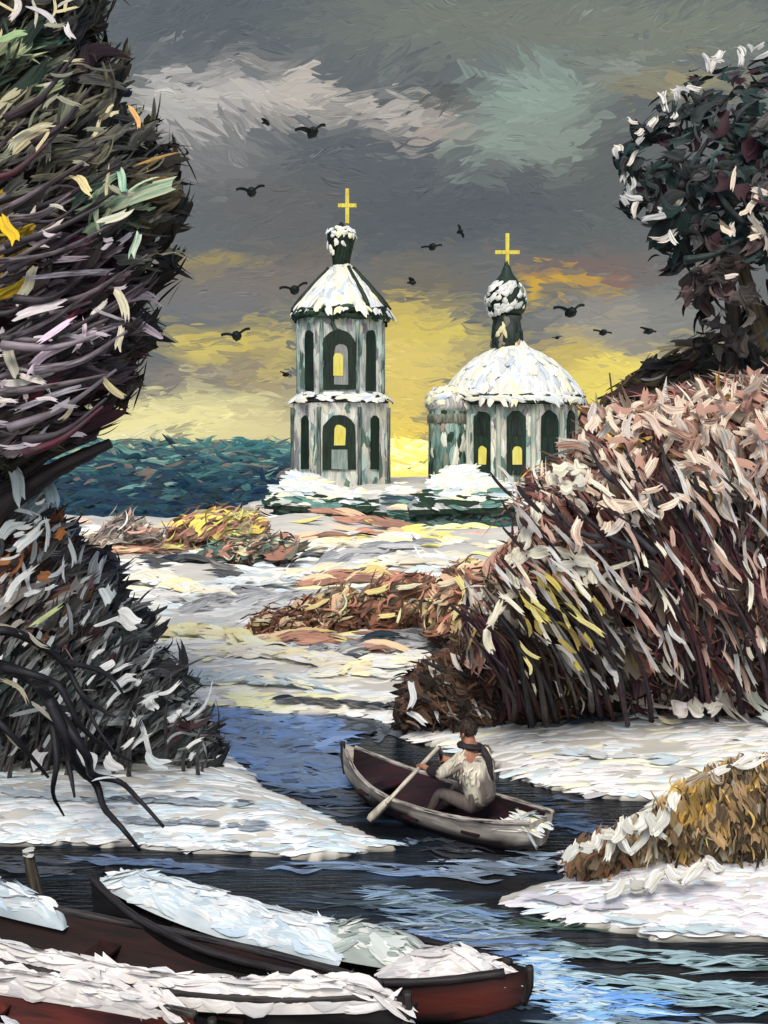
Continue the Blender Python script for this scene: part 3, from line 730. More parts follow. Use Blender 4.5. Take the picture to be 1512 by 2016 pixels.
for k in range(60):
    bx = rs.uniform(-160, 400); by = rs.uniform(1490, 1545)
    hh = rs.uniform(180, 460) * (1 - max(bx, 0) / 560); a = math.radians(rs.uniform(48, 80))
    x1, y1 = bx + hh * math.cos(a) * .6, by - hh * math.sin(a)
    lim = np.interp(y1, [940, 1040, 1130, 1200, 1300, 1400, 1500], [80, 140, 220, 270, 320, 390, 420])
    x1 = min(x1, lim)
    px_tube(P, LB_D - 1.4 + rs.uniform(-.3, .5), [(bx, by, .8), ((bx + x1) / 2 - 8, (by + y1) / 2, .3), (x1, y1)], .035, .008, rs.choice([BLACK, (44, 30, 34), (58, 52, 52), (30, 32, 34)]), (96, 92, 92))
P.build('stems', M_WOOD, bush)
P = Paint()
line_strokes(P, LB_D - 1.8, [(35, 1090, 75, 1030, 22, (206, 212, 212)), (0, 1060, 40, 1020, 24, (190, 200, 200)), (20, 1180, 60, 1110, 14, (206, 210, 210)), (60, 1235, 130, 1185, 10, (192, 204, 146)), (205, 1155, 215, 1190, 22, (200, 210, 210)), (230, 1210, 275, 1230, 34, (220, 222, 220)), (225, 1215, 270, 1210, 10, (26, 26, 28)), (200, 1320, 225, 1300, 16, (214, 216, 216)), (225, 1350, 270, 1330, 18, (200, 204, 204)), (290, 1375, 305, 1400, 20, (206, 208, 208)), (330, 1420, 350, 1410, 14, (196, 200, 200)), (150, 1475, 190, 1520, 34, (220, 222, 220)), (285, 1490, 335, 1510, 22, (196, 206, 208)), (205, 1490, 240, 1520, 22, (220, 222, 222)), (20, 920, 50, 1000, 26, (176, 190, 190)), (85, 940, 105, 1010, 26, (150, 174, 180)), (110, 1060, 130, 1040, 18, (176, 112, 60)), (75, 1130, 100, 1140, 22, (150, 96, 60)), (0, 1110, 24, 1095, 18, (160, 104, 64)), (130, 1060, 150, 1120, 10, (190, 196, 196)), (80, 1480, 70, 1520, 26, (206, 206, 206))], jit=.12)
for k in range(100):
    y = rs.uniform(980, 1500); x = rs.uniform(-40, np.interp(y, [940, 1040, 1130, 1200, 1300, 1400, 1500], [60, 120, 200, 260, 310, 380, 400]))
    a = math.radians(rs.uniform(26, 66)); l = rs.uniform(14, 40)
    line_strokes(P, LB_D - 1.7, [(x, y, x + l * math.cos(a), y - l * math.sin(a), rs.uniform(5, 11), rs.choice([(200, 206, 206), (170, 176, 178), (140, 146, 148), (214, 216, 214)]))], jit=.2)
P.build('snow', M_SNOW, bush)

# --- bare black limbs reaching in from the left
DD = 12.2
dead = thing('bare_tree', 'bare black leaning tree whose crooked limbs reach down over the left snow bank', 'tree', at(-230, 1640, DD) * [1, 1, 0] + [0, 0, .3])
P = Paint(); px_tube(P, DD, [(-232, 1720), (-215, 1500), (-150, 1330), (-90, 1290), (-40, 1300)], .22, .09, (24, 22, 24), (70, 66, 64)); P.build('trunk', M_WOOD, dead)
LIMBS = [
    ([(-60, 1295), (0, 1312), (60, 1335), (100, 1380), (140, 1440), (172, 1490), (182, 1525), (232, 1538), (262, 1562), (322, 1628)], .085, .018),
    ([(70, 1345), (115, 1350), (160, 1430), (215, 1475), (262, 1500)], .05, .012),
    ([(96, 1378), (130, 1450), (155, 1510), (190, 1545), (205, 1590), (240, 1630), (276, 1674)], .065, .02),
    ([(-80, 1270), (0, 1242), (62, 1260), (125, 1305), (160, 1365), (205, 1400), (228, 1412)], .06, .015),
    ([(122, 1302), (200, 1322), (232, 1350), (248, 1380)], .035, .008),
    ([(-60, 1380), (0, 1425), (48, 1475), (95, 1530)], .05, .015),
    ([(104, 1420), (112, 1500), (104, 1560), (126, 1606)], .05, .010),
    ([(126, 1460), (140, 1530), (147, 1570)], .04, .012),
    ([(0, 1312), (70, 1330), (128, 1352)], .06, .03),
    ([(160, 1365), (190, 1430), (225, 1480)], .03, .008),
]
for pts, r0, r1 in LIMBS:
    P = Paint(); pj = [(x, y, .25 * math.sin(k * 1.3 + r0 * 60)) for k, (x, y) in enumerate(pts)]
    px_tube(P, DD, pj, r0 * 1.1, r1 * 1.1, (16, 16, 20), (34, 34, 40))
    P.build('limb', M_WOOD, dead)
P = Paint()
line_strokes(P, DD - .12, [(-30, 1228, 50, 1245, 9, (150, 146, 124)), (50, 1246, 100, 1278, 8, (150, 148, 132)), (0, 1332, 60, 1382, 9, (160, 152, 130)), (60, 1382, 130, 1440, 8, (150, 148, 138)), (0, 1430, 50, 1478, 8, (176, 168, 140)), (180, 1536, 230, 1530, 4, (200, 206, 210)), (215, 1338, 240, 1365, 5, (190, 196, 200))], jit=.03)
P.build('snow', M_SNOW, dead)

# --- the open tree at upper right
RT_D = 24.0
rt = thing('tree', 'slender dark tree with lacy black leaves edged with snow at the upper right', 'tree', at(1460, 1240, RT_D) * [1, 1, 0] + [0, 0, .4])
P = Paint()
px_tube(P, RT_D, [(1462, 1300), (1448, 1000), (1446, 700), (1440, 590), (1405, 480), (1350, 380), (1320, 280)], .30, .05, (30, 30, 32), (70, 66, 60))
px_tube(P, RT_D - .4, [(1640, 1300), (1580, 900), (1512, 690), (1470, 560), (1440, 430), (1430, 300)], .34, .06, (34, 32, 28), (96, 88, 66))
P.build('trunk', M_WOOD, rt)
P = Paint()
for k in range(44):
    x0 = rs.uniform(1330, 1560); y0 = rs.uniform(240, 560); a = math.radians(rs.choice([rs.uniform(100, 165), rs.uniform(20, 70)])); l = rs.uniform(60, 130)
    px_tube(P, RT_D + rs.uniform(-1.6, 1.6), [(x0, y0), (x0 + l * .5 * math.cos(a) + rs.uniform(-10, 10), y0 - l * .5 * math.sin(a) + 10), (x0 + l * math.cos(a), y0 - l * math.sin(a))], .10, .04, rs.choice([(22, 30, 32), (20, 22, 24), (26, 40, 40), (48, 30, 36)]), (50, 62, 62))
P.build('branches', M_WOOD, rt)
RT_POLY = [(1760, 60), (1512, 110), (1440, 120), (1390, 135), (1345, 165), (1300, 185), (1300, 235), (1262, 245), (1225, 285), (1212, 320), (1235, 365), (1228, 410), (1270, 440), (1292, 480), (1322, 490), (1325, 560), (1335, 610), (1345, 660), (1400, 700), (1480, 730), (1760, 800)]
rt_flow = lambda x, y: np.where(fbm(x / 40, y / 40, 71) > .5, np.radians(130), np.radians(25)) + (fbm(x / 30, y / 30, 72) - .5) * 2
RTP = [((22, 24, 26), 4, (46, 56, 56)), ((24, 42, 42), 2.6, (40, 62, 60)), ((40, 38, 40), 1.6, (84, 84, 84)), ((56, 30, 40), .8)]
P = Paint()
clump(P, RT_POLY, RT_D, 1.9, 900, (26, 64), (11, 20), rt_flow, RTP, zones=[(1410, 590, 120, 110, [((38, 34, 36), 3, (80, 74, 70)), ((66, 40, 46), 1), ((140, 134, 126), .8), (BLACK, 2)])], bend=.25, taper=.4, noise_gap=.43, spread=.5, gain=1.0)
P.build('foliage', M_LEAF, rt)
P = Paint()
RIM = [(1512, 100), (1470, 95), (1440, 105), (1405, 120), (1380, 130), (1345, 160), (1300, 172), (1292, 200), (1310, 225), (1250, 240), (1232, 268), (1208, 300), (1215, 325), (1222, 365), (1230, 395), (1245, 400), (1280, 430), (1300, 460), (1310, 395)]
for (x, y) in RIM:
    for q in range(2):
        a = math.radians(rs.uniform(20, 160)); l = rs.uniform(18, 36); xx = x + rs.uniform(2, 30); yy = y + rs.uniform(0, 26)
        line_strokes(P, RT_D - 1.1, [(xx, yy, xx + l * math.cos(a), yy - l * math.sin(a), rs.uniform(9, 15), rs.choice([(232, 230, 224), (206, 206, 204), (176, 178, 178), (236, 226, 214)]), (120, 122, 122))], jit=.3)
for q in range(26):
    x, y = rs.uniform(1420, 1530), rs.uniform(370, 560); a = math.radians(rs.uniform(-20, 120)); l = rs.uniform(20, 44)
    line_strokes(P, RT_D - 1.9, [(x, y, x + l * math.cos(a), y - l * math.sin(a), rs.uniform(9, 16), rs.choice([(222, 206, 186), (150, 144, 136), (110, 96, 76), (206, 196, 186)]))], jit=.2)
P.build('snow', M_SNOW, rt)

# --- dark low thicket between the sky and the willow
bt = thing('bush', 'dark olive-brown bush behind the pink willow bush, under the slender tree', 'bush', at(1380, 1150, 27) * [1, 1, 0] + [0, 0, .4])
P = Paint()
clump(P, [(1175, 830), (1210, 760), (1270, 712), (1345, 672), (1440, 650), (1760, 620), (1760, 960), (1250, 960), (1180, 880)], 27, 1.8, 1100, (34, 80), (9, 18), lambda x, y: np.radians(24) + 0 * x, [((58, 48, 40), 3, (100, 88, 64)), ((36, 36, 36), 2.4, (70, 68, 62)), ((92, 80, 58), 1.5, (54, 44, 38)), ((140, 142, 136), .8, (90, 92, 90)), ((214, 196, 140), .35), ((64, 40, 44), 1)], bend=.12)
P.build('foliage', M_LEAF, bt)
P = Paint()
for k in range(26):
    x0 = rs.uniform(1200, 1560); y1 = rs.uniform(690, 790)
    px_tube(P, 26.2 + rs.uniform(-.4, .8), [(x0 + 30, 1240), (x0 + 14, 960), (x0 + rs.uniform(-20, 20), y1)], .09, .02, rs.choice([(40, 34, 34), (28, 28, 30), (70, 48, 44)]), (100, 92, 84))
P.build('stems', M_WOOD, bt)

# --- the big pink willow bush on the right bank
WB_D = 17.0
wb = thing('willow_bush', 'huge pink and maroon willow bush with snowy crown leaning over the right bank', 'bush', at(1320, 1425, WB_D) * [1, 1, 0] + [0, 0, .35])
WB_POLY = [(1045, 985), (1060, 945), (1105, 925), (1130, 885), (1165, 850), (1175, 815), (1260, 800), (1340, 770), (1440, 760), (1512, 740), (1800, 740), (1800, 1430), (1512, 1425), (1300, 1405), (1050, 1415), (975, 1390), (925, 1330), (915, 1250), (925, 1180), (985, 1110), (1025, 1060)]
wb_flow = lambda x, y: np.radians(np.interp(x, [930, 1050, 1200, 1400, 1600], [124, 128, 122, 108, 98]))
WBP = [((112, 74, 64), 3, (66, 40, 44)), ((66, 32, 46), 1.6, (110, 62, 70)), ((52, 34, 44), 1.2, (90, 60, 66)), ((156, 112, 96), 2.4, (104, 70, 62)), ((52, 46, 46), 2.2, (90, 84, 80)), ((218, 210, 198), 2.3, (160, 148, 140)), ((40, 30, 30), 1.0), ((94, 84, 72), 1)]
TOP = [((176, 136, 120), 2, (130, 92, 82)), ((232, 214, 186), 1.6, (190, 160, 142)), ((130, 84, 74), 2.2, (90, 58, 54)), ((96, 74, 54), 1.6), ((150, 150, 142), 1.2, (204, 200, 190)), ((66, 40, 48), 1.1), ((190, 150, 70), .2)]
GOLD = [((140, 122, 74), 1.6, (90, 74, 48)), ((86, 70, 50), 2.8, (52, 42, 36)), ((196, 184, 100), .5, (150, 130, 60)), ((190, 186, 176), .8), ((70, 46, 50), 1.6), ((120, 112, 104), 1)]
DARKB = [((56, 40, 32), 3, (90, 66, 50)), ((34, 28, 28), 2.6, (66, 52, 46)), ((100, 70, 54), 1.2), ((64, 34, 44), 1.2)]
P = Paint()
clump(P, WB_POLY, WB_D, 2.2, 5600, (40, 125), (9, 17), wb_flow, WBP, zones=[(1330, 860, 330, 130, TOP), (1120, 930, 90, 70, TOP), (1060, 1090, 90, 70, [((150, 100, 84), 2.5, (110, 70, 60)), ((196, 160, 140), 1, (150, 110, 96)), ((110, 62, 60), 1.5), ((214, 206, 170), .6)]), (1080, 1240, 150, 110, GOLD), (1010, 1360, 140, 60, DARKB)], bend=.24, spread=.26, fine=1.0, foot=(1180, 1410))
P.build('foliage', M_LEAF, wb)
P = Paint()
for k in range(92):
    bx = rs.uniform(985, 1720); by = 1405 + rs.uniform(-14, 22)
    hh = rs.uniform(220, 560) * np.interp(bx, [985, 1150, 1300], [.5, .8, 1.0]); lean = np.interp(bx, [985, 1200, 1450, 1720], [.42, .52, .38, .2]) + rs.uniform(-.1, .1)
    x1, y1 = bx - hh * lean, max(by - hh, np.interp(bx - hh * lean, [930, 1040, 1160, 1400], [1190, 1000, 860, 800]))
    c, c2 = rs.choice([((64, 22, 38), (96, 56, 62)), ((46, 30, 40), (84, 66, 76)), ((22, 20, 24), (58, 54, 56)), ((26, 24, 24), (70, 56, 50)), ((84, 54, 46), (54, 36, 34)), ((52, 30, 44), (34, 24, 32)), ((120, 116, 112), (60, 58, 58))])
    px_tube(P, WB_D - 2.0 + rs.uniform(-.5, .5), [(bx, by, 1.8), (bx - hh * lean * .16 + rs.uniform(-6, 10), by - (by - y1) * .33, .7), (bx - hh * lean * .5 + rs.uniform(-6, 14), by - (by - y1) * .68), (x1, y1)], rs.uniform(.03, .07), .012, c, c2)
for (x0, y0, x1, y1) in [(1120, 985, 1260, 1085), (1085, 1050, 1200, 1075), (1100, 1010, 1180, 1060), (1160, 880, 1230, 960), (1235, 890, 1300, 1000), (1300, 870, 1350, 980), (1180, 950, 1290, 1090)]:
    px_tube(P, WB_D - 2.6, [(x0, y0), ((x0 + x1) / 2 - 6, (y0 + y1) / 2 + 10), (x1, y1)], .02, .05, (34, 32, 36), (70, 70, 76))
P.build('stems', M_WOOD, wb)
P = Paint()
SNW = [(232, 226, 204), (222, 216, 196), (236, 230, 214), (206, 206, 200)]
def snow_path(P, D, pts, w, n_per=1, cols=SNW, jit=.06):
    for (a, b) in zip(pts[:-1], pts[1:]):
        for _ in range(n_per):
            line_strokes(P, D, [(a[0] + rs.uniform(-4, 4), a[1] + rs.uniform(-4, 4), b[0] + rs.uniform(-4, 4), b[1] + rs.uniform(-4, 4), w * rs.uniform(.8, 1.25), rs.choice(cols), (176, 172, 150))], jit=jit)
snow_path(P, WB_D - 2.5, [(1060, 985), (1050, 1030), (1025, 1080), (1000, 1110), (1040, 1090), (1090, 1085), (1130, 1095), (1170, 1110), (1165, 1150), (1150, 1130), (1130, 1120), (1090, 1110)], 20, 2)
snow_path(P, WB_D - 2.5, [(1085, 960), (1090, 930), (1125, 915), (1150, 935), (1130, 965), (1095, 960)], 24, 2)
snow_path(P, WB_D - 2.5, [(1165, 1155), (1200, 1125), (1250, 1105)], 8)
snow_path(P, WB_D - 2.4, [(1000, 1120), (1020, 1160), (990, 1180), (960, 1240), (970, 1290)], 16, 2)
for k in range(170):
    x = rs.uniform(1120, 1540); y = rs.uniform(0, 1) ** 1.2 * 240 + np.interp(x, [1120, 1180, 1300, 1512], [890, 820, 790, 755]); a = math.radians(rs.uniform(20, 150)); l = rs.uniform(18, 50)
    line_strokes(P, WB_D - np.interp(y, [740, 860, 1000], [1.2, 2.2, 2.6]), [(x, y, x + l * math.cos(a), y - l * math.sin(a), rs.uniform(9, 19), rs.choice([(232, 220, 200), (236, 228, 208), (232, 222, 196), (226, 214, 194), (214, 200, 184), (176, 130, 114), (196, 200, 194), (96, 66, 54), (58, 40, 40), (110, 112, 108)]), (170, 140, 124))], jit=.25)
for k in range(190):
    x = rs.uniform(1010, 1520); y = rs.uniform(960, 1370); a = math.radians(np.interp(x, [930, 1200, 1500], [128, 122, 102]) + rs.uniform(-8, 8)); l = rs.uniform(30, 105)
    line_strokes(P, WB_D - np.interp(y, [960, 1180, 1370], [2.7, 2.6, 1.5]), [(x, y, x + l * math.cos(a), y - l * math.sin(a), rs.uniform(5, 11), rs.choice([(206, 206, 204), (170, 168, 166), (230, 224, 206), (190, 160, 146), (30, 26, 28), (44, 26, 32)]))], jit=.2)
for k in range(22):
    x = rs.uniform(1000, 1190); y = rs.uniform(1150, 1330); a = math.radians(rs.uniform(108, 134)); l = rs.uniform(26, 64)
    line_strokes(P, WB_D - 2.6, [(x, y, x + l * math.cos(a), y - l * math.sin(a), rs.uniform(6, 12), rs.choice([(190, 176, 90), (150, 134, 70), (206, 198, 130)]))], jit=.2)
snow_path(P, WB_D - .9, [(1330, 1410), (1350, 1385), (1390, 1400), (1420, 1380)], 26, 2, [(236, 230, 226), (226, 214, 214)])
snow_path(P, WB_D - .9, [(1455, 1330), (1500, 1400), (1530, 1440)], 20, 2, [(200, 212, 212)])
P.build('snow', M_SNOW, wb)

# --- low shrubs
def shrub(label, poly, D, thick, n, pal, flow=None, snow=(), base=None, name='shrub', ln=(24, 60), wd=(8, 16), group=None, spread=.45, fixed=None):
    p = np.array(poly, float); c = p.mean(0)
    b = base or (c[0], p[:, 1].max())
    if D > 20: D = float(drop(np.array([b[0]]), np.array([b[1]]), 9)[0, 1])
    if fixed: D = fixed
    loc = at(b[0], b[1], D)
    o = thing(name, label, 'shrub', loc, group)
    P = Paint()
    clump(P, poly, D, thick, n, ln, wd, flow or (lambda x, y: np.radians(26) + (fbm(x / 50, y / 50, 8) - .5) * 2.2), pal, spread=spread, bend=.2)
    P.build('foliage', M_LEAF, o)
    P = Paint()
    x0, x1 = p[:, 0].min(), p[:, 0].max(); yb, yt = p[:, 1].max(), p[:, 1].min()
    for k in range(12):
        bx = x0 + (x1 - x0) * (.2 + .6 * rs.random()); tx = bx + (x1 - x0) * rs.uniform(-.18, .18); ty = yb - (yb - yt) * rs.uniform(.4, .8)
        px_tube(P, D - thick * .7 + rs.uniform(-.2, .2) * thick, [(bx, yb + 2), ((bx + tx) / 2, (yb + ty) / 2), (tx, ty)], 3.2 * D / F, 1.2 * D / F, (48, 36, 34), (90, 70, 62), sides=6)
    P.build('stems', M_WOOD, o)
    if snow:
        P = Paint(); line_strokes(P, D - thick * 1.05, snow, jit=thick * .1); P.build('snow', M_SNOW, o)
    return o


def gd(py, z=.3):
    return (H - z) * F / (py - HOR)


PINK = [((176, 124, 104), 3, (130, 86, 70)), ((122, 82, 62), 2.4, (84, 58, 46)), ((214, 170, 146), 1.3), ((236, 220, 160), 1.3, (206, 176, 120)), ((84, 62, 48), 1.5), ((104, 116, 104), .6)]
shrub('small brown thicket on the bank between the snow field and the rowing boat', [(800, 1345), (840, 1310), (880, 1290), (950, 1290), (1010, 1330), (1030, 1400), (960, 1436), (880, 1438), (835, 1420), (790, 1435), (795, 1380)], 17.5, .7, 800, [((56, 42, 34), 3, (92, 70, 54)), ((30, 26, 26), 3, (64, 54, 46)), ((90, 62, 46), 1.6, (54, 40, 34)), ((150, 110, 96), .7), ((206, 200, 190), .3)], lambda x, y: np.radians(-28) + 0 * x,
      snow=[(812, 1345, 806, 1400, 14, (214, 218, 220)), (806, 1400, 840, 1425, 12, (220, 222, 222)), (850, 1385, 866, 1420, 8, (206, 210, 212)), (890, 1285, 910, 1330, 10, (214, 206, 200)), (910, 1300, 950, 1310, 18, (206, 166, 150)), (830, 1300, 880, 1315, 8, (40, 36, 36)), (900, 1320, 960, 1350, 7, (26, 24, 26))], ln=(24, 60), wd=(8, 15), spread=.4)
shrub('rusty pink shrub touching the left foot of the pink willow', [(840, 1180), (880, 1130), (930, 1105), (975, 1130), (985, 1200), (960, 1290), (900, 1275), (850, 1240)], 23.5, .8, 520, PINK, snow=[(900, 1130, 915, 1180, 14, (236, 222, 150)), (915, 1180, 890, 1220, 12, (236, 224, 160)), (930, 1200, 950, 1290, 14, (226, 222, 206)), (860, 1150, 910, 1140, 12, (226, 210, 180))])
shrub('broad rusty shrub with pale yellow tips in the middle of the snow field', [(690, 1210), (720, 1165), (780, 1140), (850, 1140), (860, 1190), (870, 1240), (800, 1240), (740, 1240)], 25.5, .8, 420, PINK, snow=[(720, 1170, 770, 1150, 11, (236, 222, 150)), (780, 1160, 830, 1150, 10, (232, 226, 190)), (740, 1215, 790, 1205, 9, (236, 222, 150))])
shrub('low rust-brown shrub left of the broad yellow-tipped shrub', [(560, 1222), (590, 1190), (640, 1172), (690, 1165), (705, 1195), (700, 1232), (630, 1238)], 27.5, .6, 300, PINK, snow=[(600, 1200, 650, 1180, 9, (236, 220, 150)), (640, 1215, 690, 1195, 9, (232, 212, 180))])
shrub('flat rusty shrub farthest left in the middle of the snow field', [(482, 1240), (520, 1212), (560, 1206), (590, 1218), (590, 1245), (530, 1250)], 27.0, .4, 160, PINK, snow=[(500, 1222, 550, 1212, 7, (238, 226, 190))], ln=(22, 46), wd=(6, 11))
shrub('yellow and pink shrub at the edge of the dark woods left of the low houses', [(335, 1050), (360, 1020), (420, 1008), (480, 1008), (515, 1025), (520, 1062), (430, 1075), (350, 1070)], 53, 1.5, 360, [((236, 222, 110), 2, (210, 180, 90)), ((176, 128, 108), 2.4, (140, 96, 80)), ((150, 110, 96), 1.5), ((110, 116, 104), 1)], lambda x, y: np.radians(18) + 0 * x, ln=(24, 54), wd=(7, 13), spread=.3)
shrub('teal and brown shrub just below the yellow and pink one', [(380, 1108), (410, 1080), (470, 1066), (540, 1062), (590, 1078), (560, 1100), (470, 1112)], 44, 1.2, 240, [((92, 122, 112), 2, (60, 84, 80)), ((170, 124, 106), 1.5), ((70, 66, 56), 1.6), ((30, 46, 58), 1.3), ((222, 210, 170), .6)], lambda x, y: np.radians(14) + 0 * x, ln=(24, 54), wd=(7, 12), spread=.3)
shrub('small grey-brown shrub on the snow at the left end of the dark woods', [(165, 1078), (200, 1045), (235, 1020), (275, 1030), (315, 1046), (310, 1066), (240, 1085)], 47, 1.0, 200, [((150, 138, 130), 2, (100, 92, 88)), ((90, 82, 78), 1.6), ((222, 214, 196), 1), ((190, 150, 132), .7)], lambda x, y: np.radians(30) + 0 * x, ln=(22, 48), wd=(6, 11))

# --- the ochre reeds on the near right spit
reed = thing('reed_clump', 'ochre clump of dry reeds with snow on its edge at the right waterside', 'reeds', at(1330, 1700, 11.9) * [1, 1, 0] + [0, 0, .2])
RC_POLY = [(1112, 1700), (1135, 1668), (1200, 1640), (1290, 1600), (1325, 1560), (1385, 1530), (1450, 1505), (1512, 1505), (1750, 1490), (1750, 1700), (1512, 1690), (1400, 1705), (1300, 1712), (1240, 1730), (1185, 1765), (1140, 1750)]
P = Paint()
clump(P, RC_POLY, 11.8, .8, 2400, (24, 56), (7, 14), lambda x, y: np.radians(np.interp(x, [1110, 1300, 1512], [70, 84, 96])), [((166, 136, 96), 3, (120, 98, 70)), ((134, 110, 80), 2.6, (96, 78, 58)), ((92, 78, 60), 2, (60, 52, 42)), ((190, 152, 84), .9, (150, 122, 76)), ((166, 158, 138), 1.6), ((44, 38, 34), 1.2)], zones=[(1360, 1570, 70, 50, [((200, 156, 70), 2.4, (150, 116, 60)), ((128, 96, 54), 2), ((216, 190, 110), .7), ((150, 130, 96), 1.5)]), (1170, 1700, 60, 50, [((150, 106, 74), 2, (100, 76, 56)), ((110, 96, 76), 2), ((70, 60, 48), 1.2)])], bend=.12, spread=.3)
P.build('blades', M_LEAF, reed)
P = Paint()
snow_path(P, 10.95, [(1112, 1690), (1140, 1665), (1170, 1672), (1185, 1640), (1215, 1650), (1230, 1612), (1250, 1640), (1275, 1600), (1290, 1640), (1320, 1590), (1330, 1560)], 17, 4, [(226, 228, 228), (190, 194, 196), (236, 236, 230)])
snow_path(P, 10.95, [(1190, 1690), (1215, 1640), (1240, 1680), (1280, 1620), (1310, 1650)], 13, 2, [(226, 228, 228), (206, 208, 210)])
snow_path(P, 10.7, [(1190, 1765), (1240, 1735), (1270, 1750), (1310, 1712), (1340, 1735), (1390, 1695), (1420, 1720)], 18, 4, [(222, 224, 228), (236, 234, 230), (170, 174, 180)])
snow_path(P, 11.0, [(1385, 1530), (1440, 1510), (1512, 1490)], 12, 2, [(226, 226, 226)])
snow_path(P, 10.95, [(1345, 1545), (1400, 1520), (1420, 1540)], 12, 2, [(110, 72, 36), (90, 60, 36)])
P.build('snow', M_SNOW, reed)

# ------------------------------------------------------------------ church buildings
def lathe_strokes(P, centre, prof, n, pal, ln, wd, side_flow=0.0, h=.12, spread=.18, seedless=True):
    """strokes laid down the surface of a body of revolution, prof rows of (radius, z)"""
    prof = np.asarray(prof, float)
    seg = np.hypot(np.diff(prof[:, 0]), np.diff(prof[:, 1])); area = seg * (prof[:-1, 0] + prof[1:, 0]) + 1e-6
    i = RNG.choice(len(seg), n, p=area / area.sum()); t = RNG.random(n)
    r = prof[i, 0] * (1 - t) + prof[i + 1, 0] * t; z = prof[i, 1] * (1 - t) + prof[i + 1, 1] * t
    an = RNG.uniform(0, 2 * math.pi, n)
    dr = prof[i + 1, 0] - prof[i, 0]; dz = prof[i + 1, 1] - prof[i, 1]
    rad = np.stack([np.cos(an), np.sin(an), 0 * an], 1); tan = np.stack([-np.sin(an), np.cos(an), 0 * an], 1); up = np.array([0, 0, 1.0])
    T = rad * dr[:, None] + up * dz[:, None]; T = nrm(T)
    N = np.cross(tan, T); N = N * np.sign(np.sum(N * (rad + 1e-3 * up), 1, keepdims=True))
    ph = side_flow + RNG.normal(0, spread, n)
    T = T * np.cos(ph)[:, None] + tan * np.sin(ph)[:, None]
    A, B = palette(pal, n)
    P.strokes(np.array([centre[0], centre[1], 0]) + rad * r[:, None] + up * z[:, None] + N * .03, T, N, RNG.uniform(*ln, n), RNG.uniform(*wd, n), A, B, h=h, sink=.08, bend=RNG.normal(0, .05, n), taper=.5)


def facet_strokes(P, centre, a, nf, rot, z0, z1, n, pal, ln, wd):
    """upright strokes on the flat faces of a prism of apothem a"""
    k = RNG.integers(0, nf, n); an = rot + k * 2 * math.pi / nf
    w = a * math.tan(math.pi / nf)
    rad = np.stack([np.cos(an), np.sin(an), 0 * an], 1); tan = np.stack([-np.sin(an), np.cos(an), 0 * an], 1)
    L = RNG.uniform(*ln, n)
    pos = np.array([centre[0], centre[1], 0]) + rad * (a + .015) + tan * RNG.uniform(-w * .93, w * .93, n)[:, None]
    pos[:, 2] = RNG.uniform(z0 + .3, z1 - .3, n)
    L = np.minimum(L, 1.9 * np.minimum(pos[:, 2] - z0, z1 - pos[:, 2]) + .2)
    ph = RNG.normal(0, .09, n)
    A, B = palette(pal, n)
    P.strokes(pos, tan * np.sin(ph)[:, None] + np.array([0, 0, 1.0]) * np.cos(ph)[:, None], rad, L, RNG.uniform(*wd, n), A, B, h=.05, bend=RNG.normal(0, .03, n), taper=.4)


def prism(P, centre, a, nf, rot, z0, z1, A, B=None):
    R = a / math.cos(math.pi / nf)
    P.lathe(centre, [(R, z0), (R, z1)], A, B, nf, rot + math.pi / nf, False)


def arch(P, centre, an, a, w, z0, z1, depth, A, B=None, side=0.0, proud=0.0, rounded=True, n=9):
    """an arched panel set on a wall face that looks in direction an"""
    rad = np.array([math.cos(an), math.sin(an), 0]); tan = np.array([-math.sin(an), math.cos(an), 0])
    zs = z1 - w if rounded else z1
    pts = [(-w, z0), (w, z0), (w, zs)]
    if rounded: pts += [(w * math.cos(t), zs + w * math.sin(t)) for t in np.linspace(0, math.pi, n)[1:-1]]
    pts += [(-w, zs)]
    pts = np.array(pts); m = len(pts)
    pts = pts + RNG.normal(0, .055 * w, pts.shape)
    c = np.array([centre[0], centre[1], 0])
    j = 1 + .0 * RNG.random(m)
    front = c + rad * (a + proud + depth) + tan * (pts[:, :1] + side) * j[:, None] + np.array([0, 0, 1.0]) * pts[:, 1:]
    back = front - rad * depth
    V = np.vstack([front, back])
    q = np.arange(m); r = (q + 1) % m
    P.add(V, [np.array([list(q)]), np.stack([q, q + m, r + m, r], 1)], A, B, None, False)


GRN, GRN2, WALLC = lin((34, 58, 42)), lin((22, 34, 28)), lin((206, 206, 196))
WALLP = [((222, 222, 208), 4.5, (176, 180, 174)), ((190, 196, 188), 2, (136, 148, 144)), ((150, 176, 172), 1.6, (104, 134, 132)), ((150, 146, 148), 1.5, (110, 108, 112)), ((222, 218, 190), 1.4), ((96, 120, 110), .5), ((44, 70, 54), .45), ((176, 206, 194), .9)]
SNOWP = [((240, 236, 212), 4, (206, 206, 196)), ((232, 232, 226), 3, (190, 198, 202)), ((176, 192, 206), 1.1, (206, 212, 216)), ((236, 228, 180), .9)]
FR = -math.pi / 2                                                         # faces that look towards the river
D_T = 95.0
gz = float(ground_z(np.array([(672 - CX) / F * D_T]), np.array([D_T]))[0])
bc = np.array([(672 - CX) / F * D_T, D_T])
zz = lambda py, d=D_T: H - (py - HOR) / F * d
tower = thing('bell_tower', 'two-storey white and green bell tower with snowy tent roof and lit arches', 'tower', (bc[0], bc[1], gz))
P = Paint(); prism(P, bc, 4.35, 8, FR, gz - .8, zz(796), WALLC, WALLC * .6)
facet_strokes(P, bc, 4.35, 8, FR, gz, zz(796), 420, WALLP, (1.0, 3.2), (.35, .8)); P.build('lower_storey', M_WALL, tower)
P = Paint(); prism(P, bc, 3.85, 8, FR, zz(796), zz(628), WALLC, lin((120, 150, 148)))
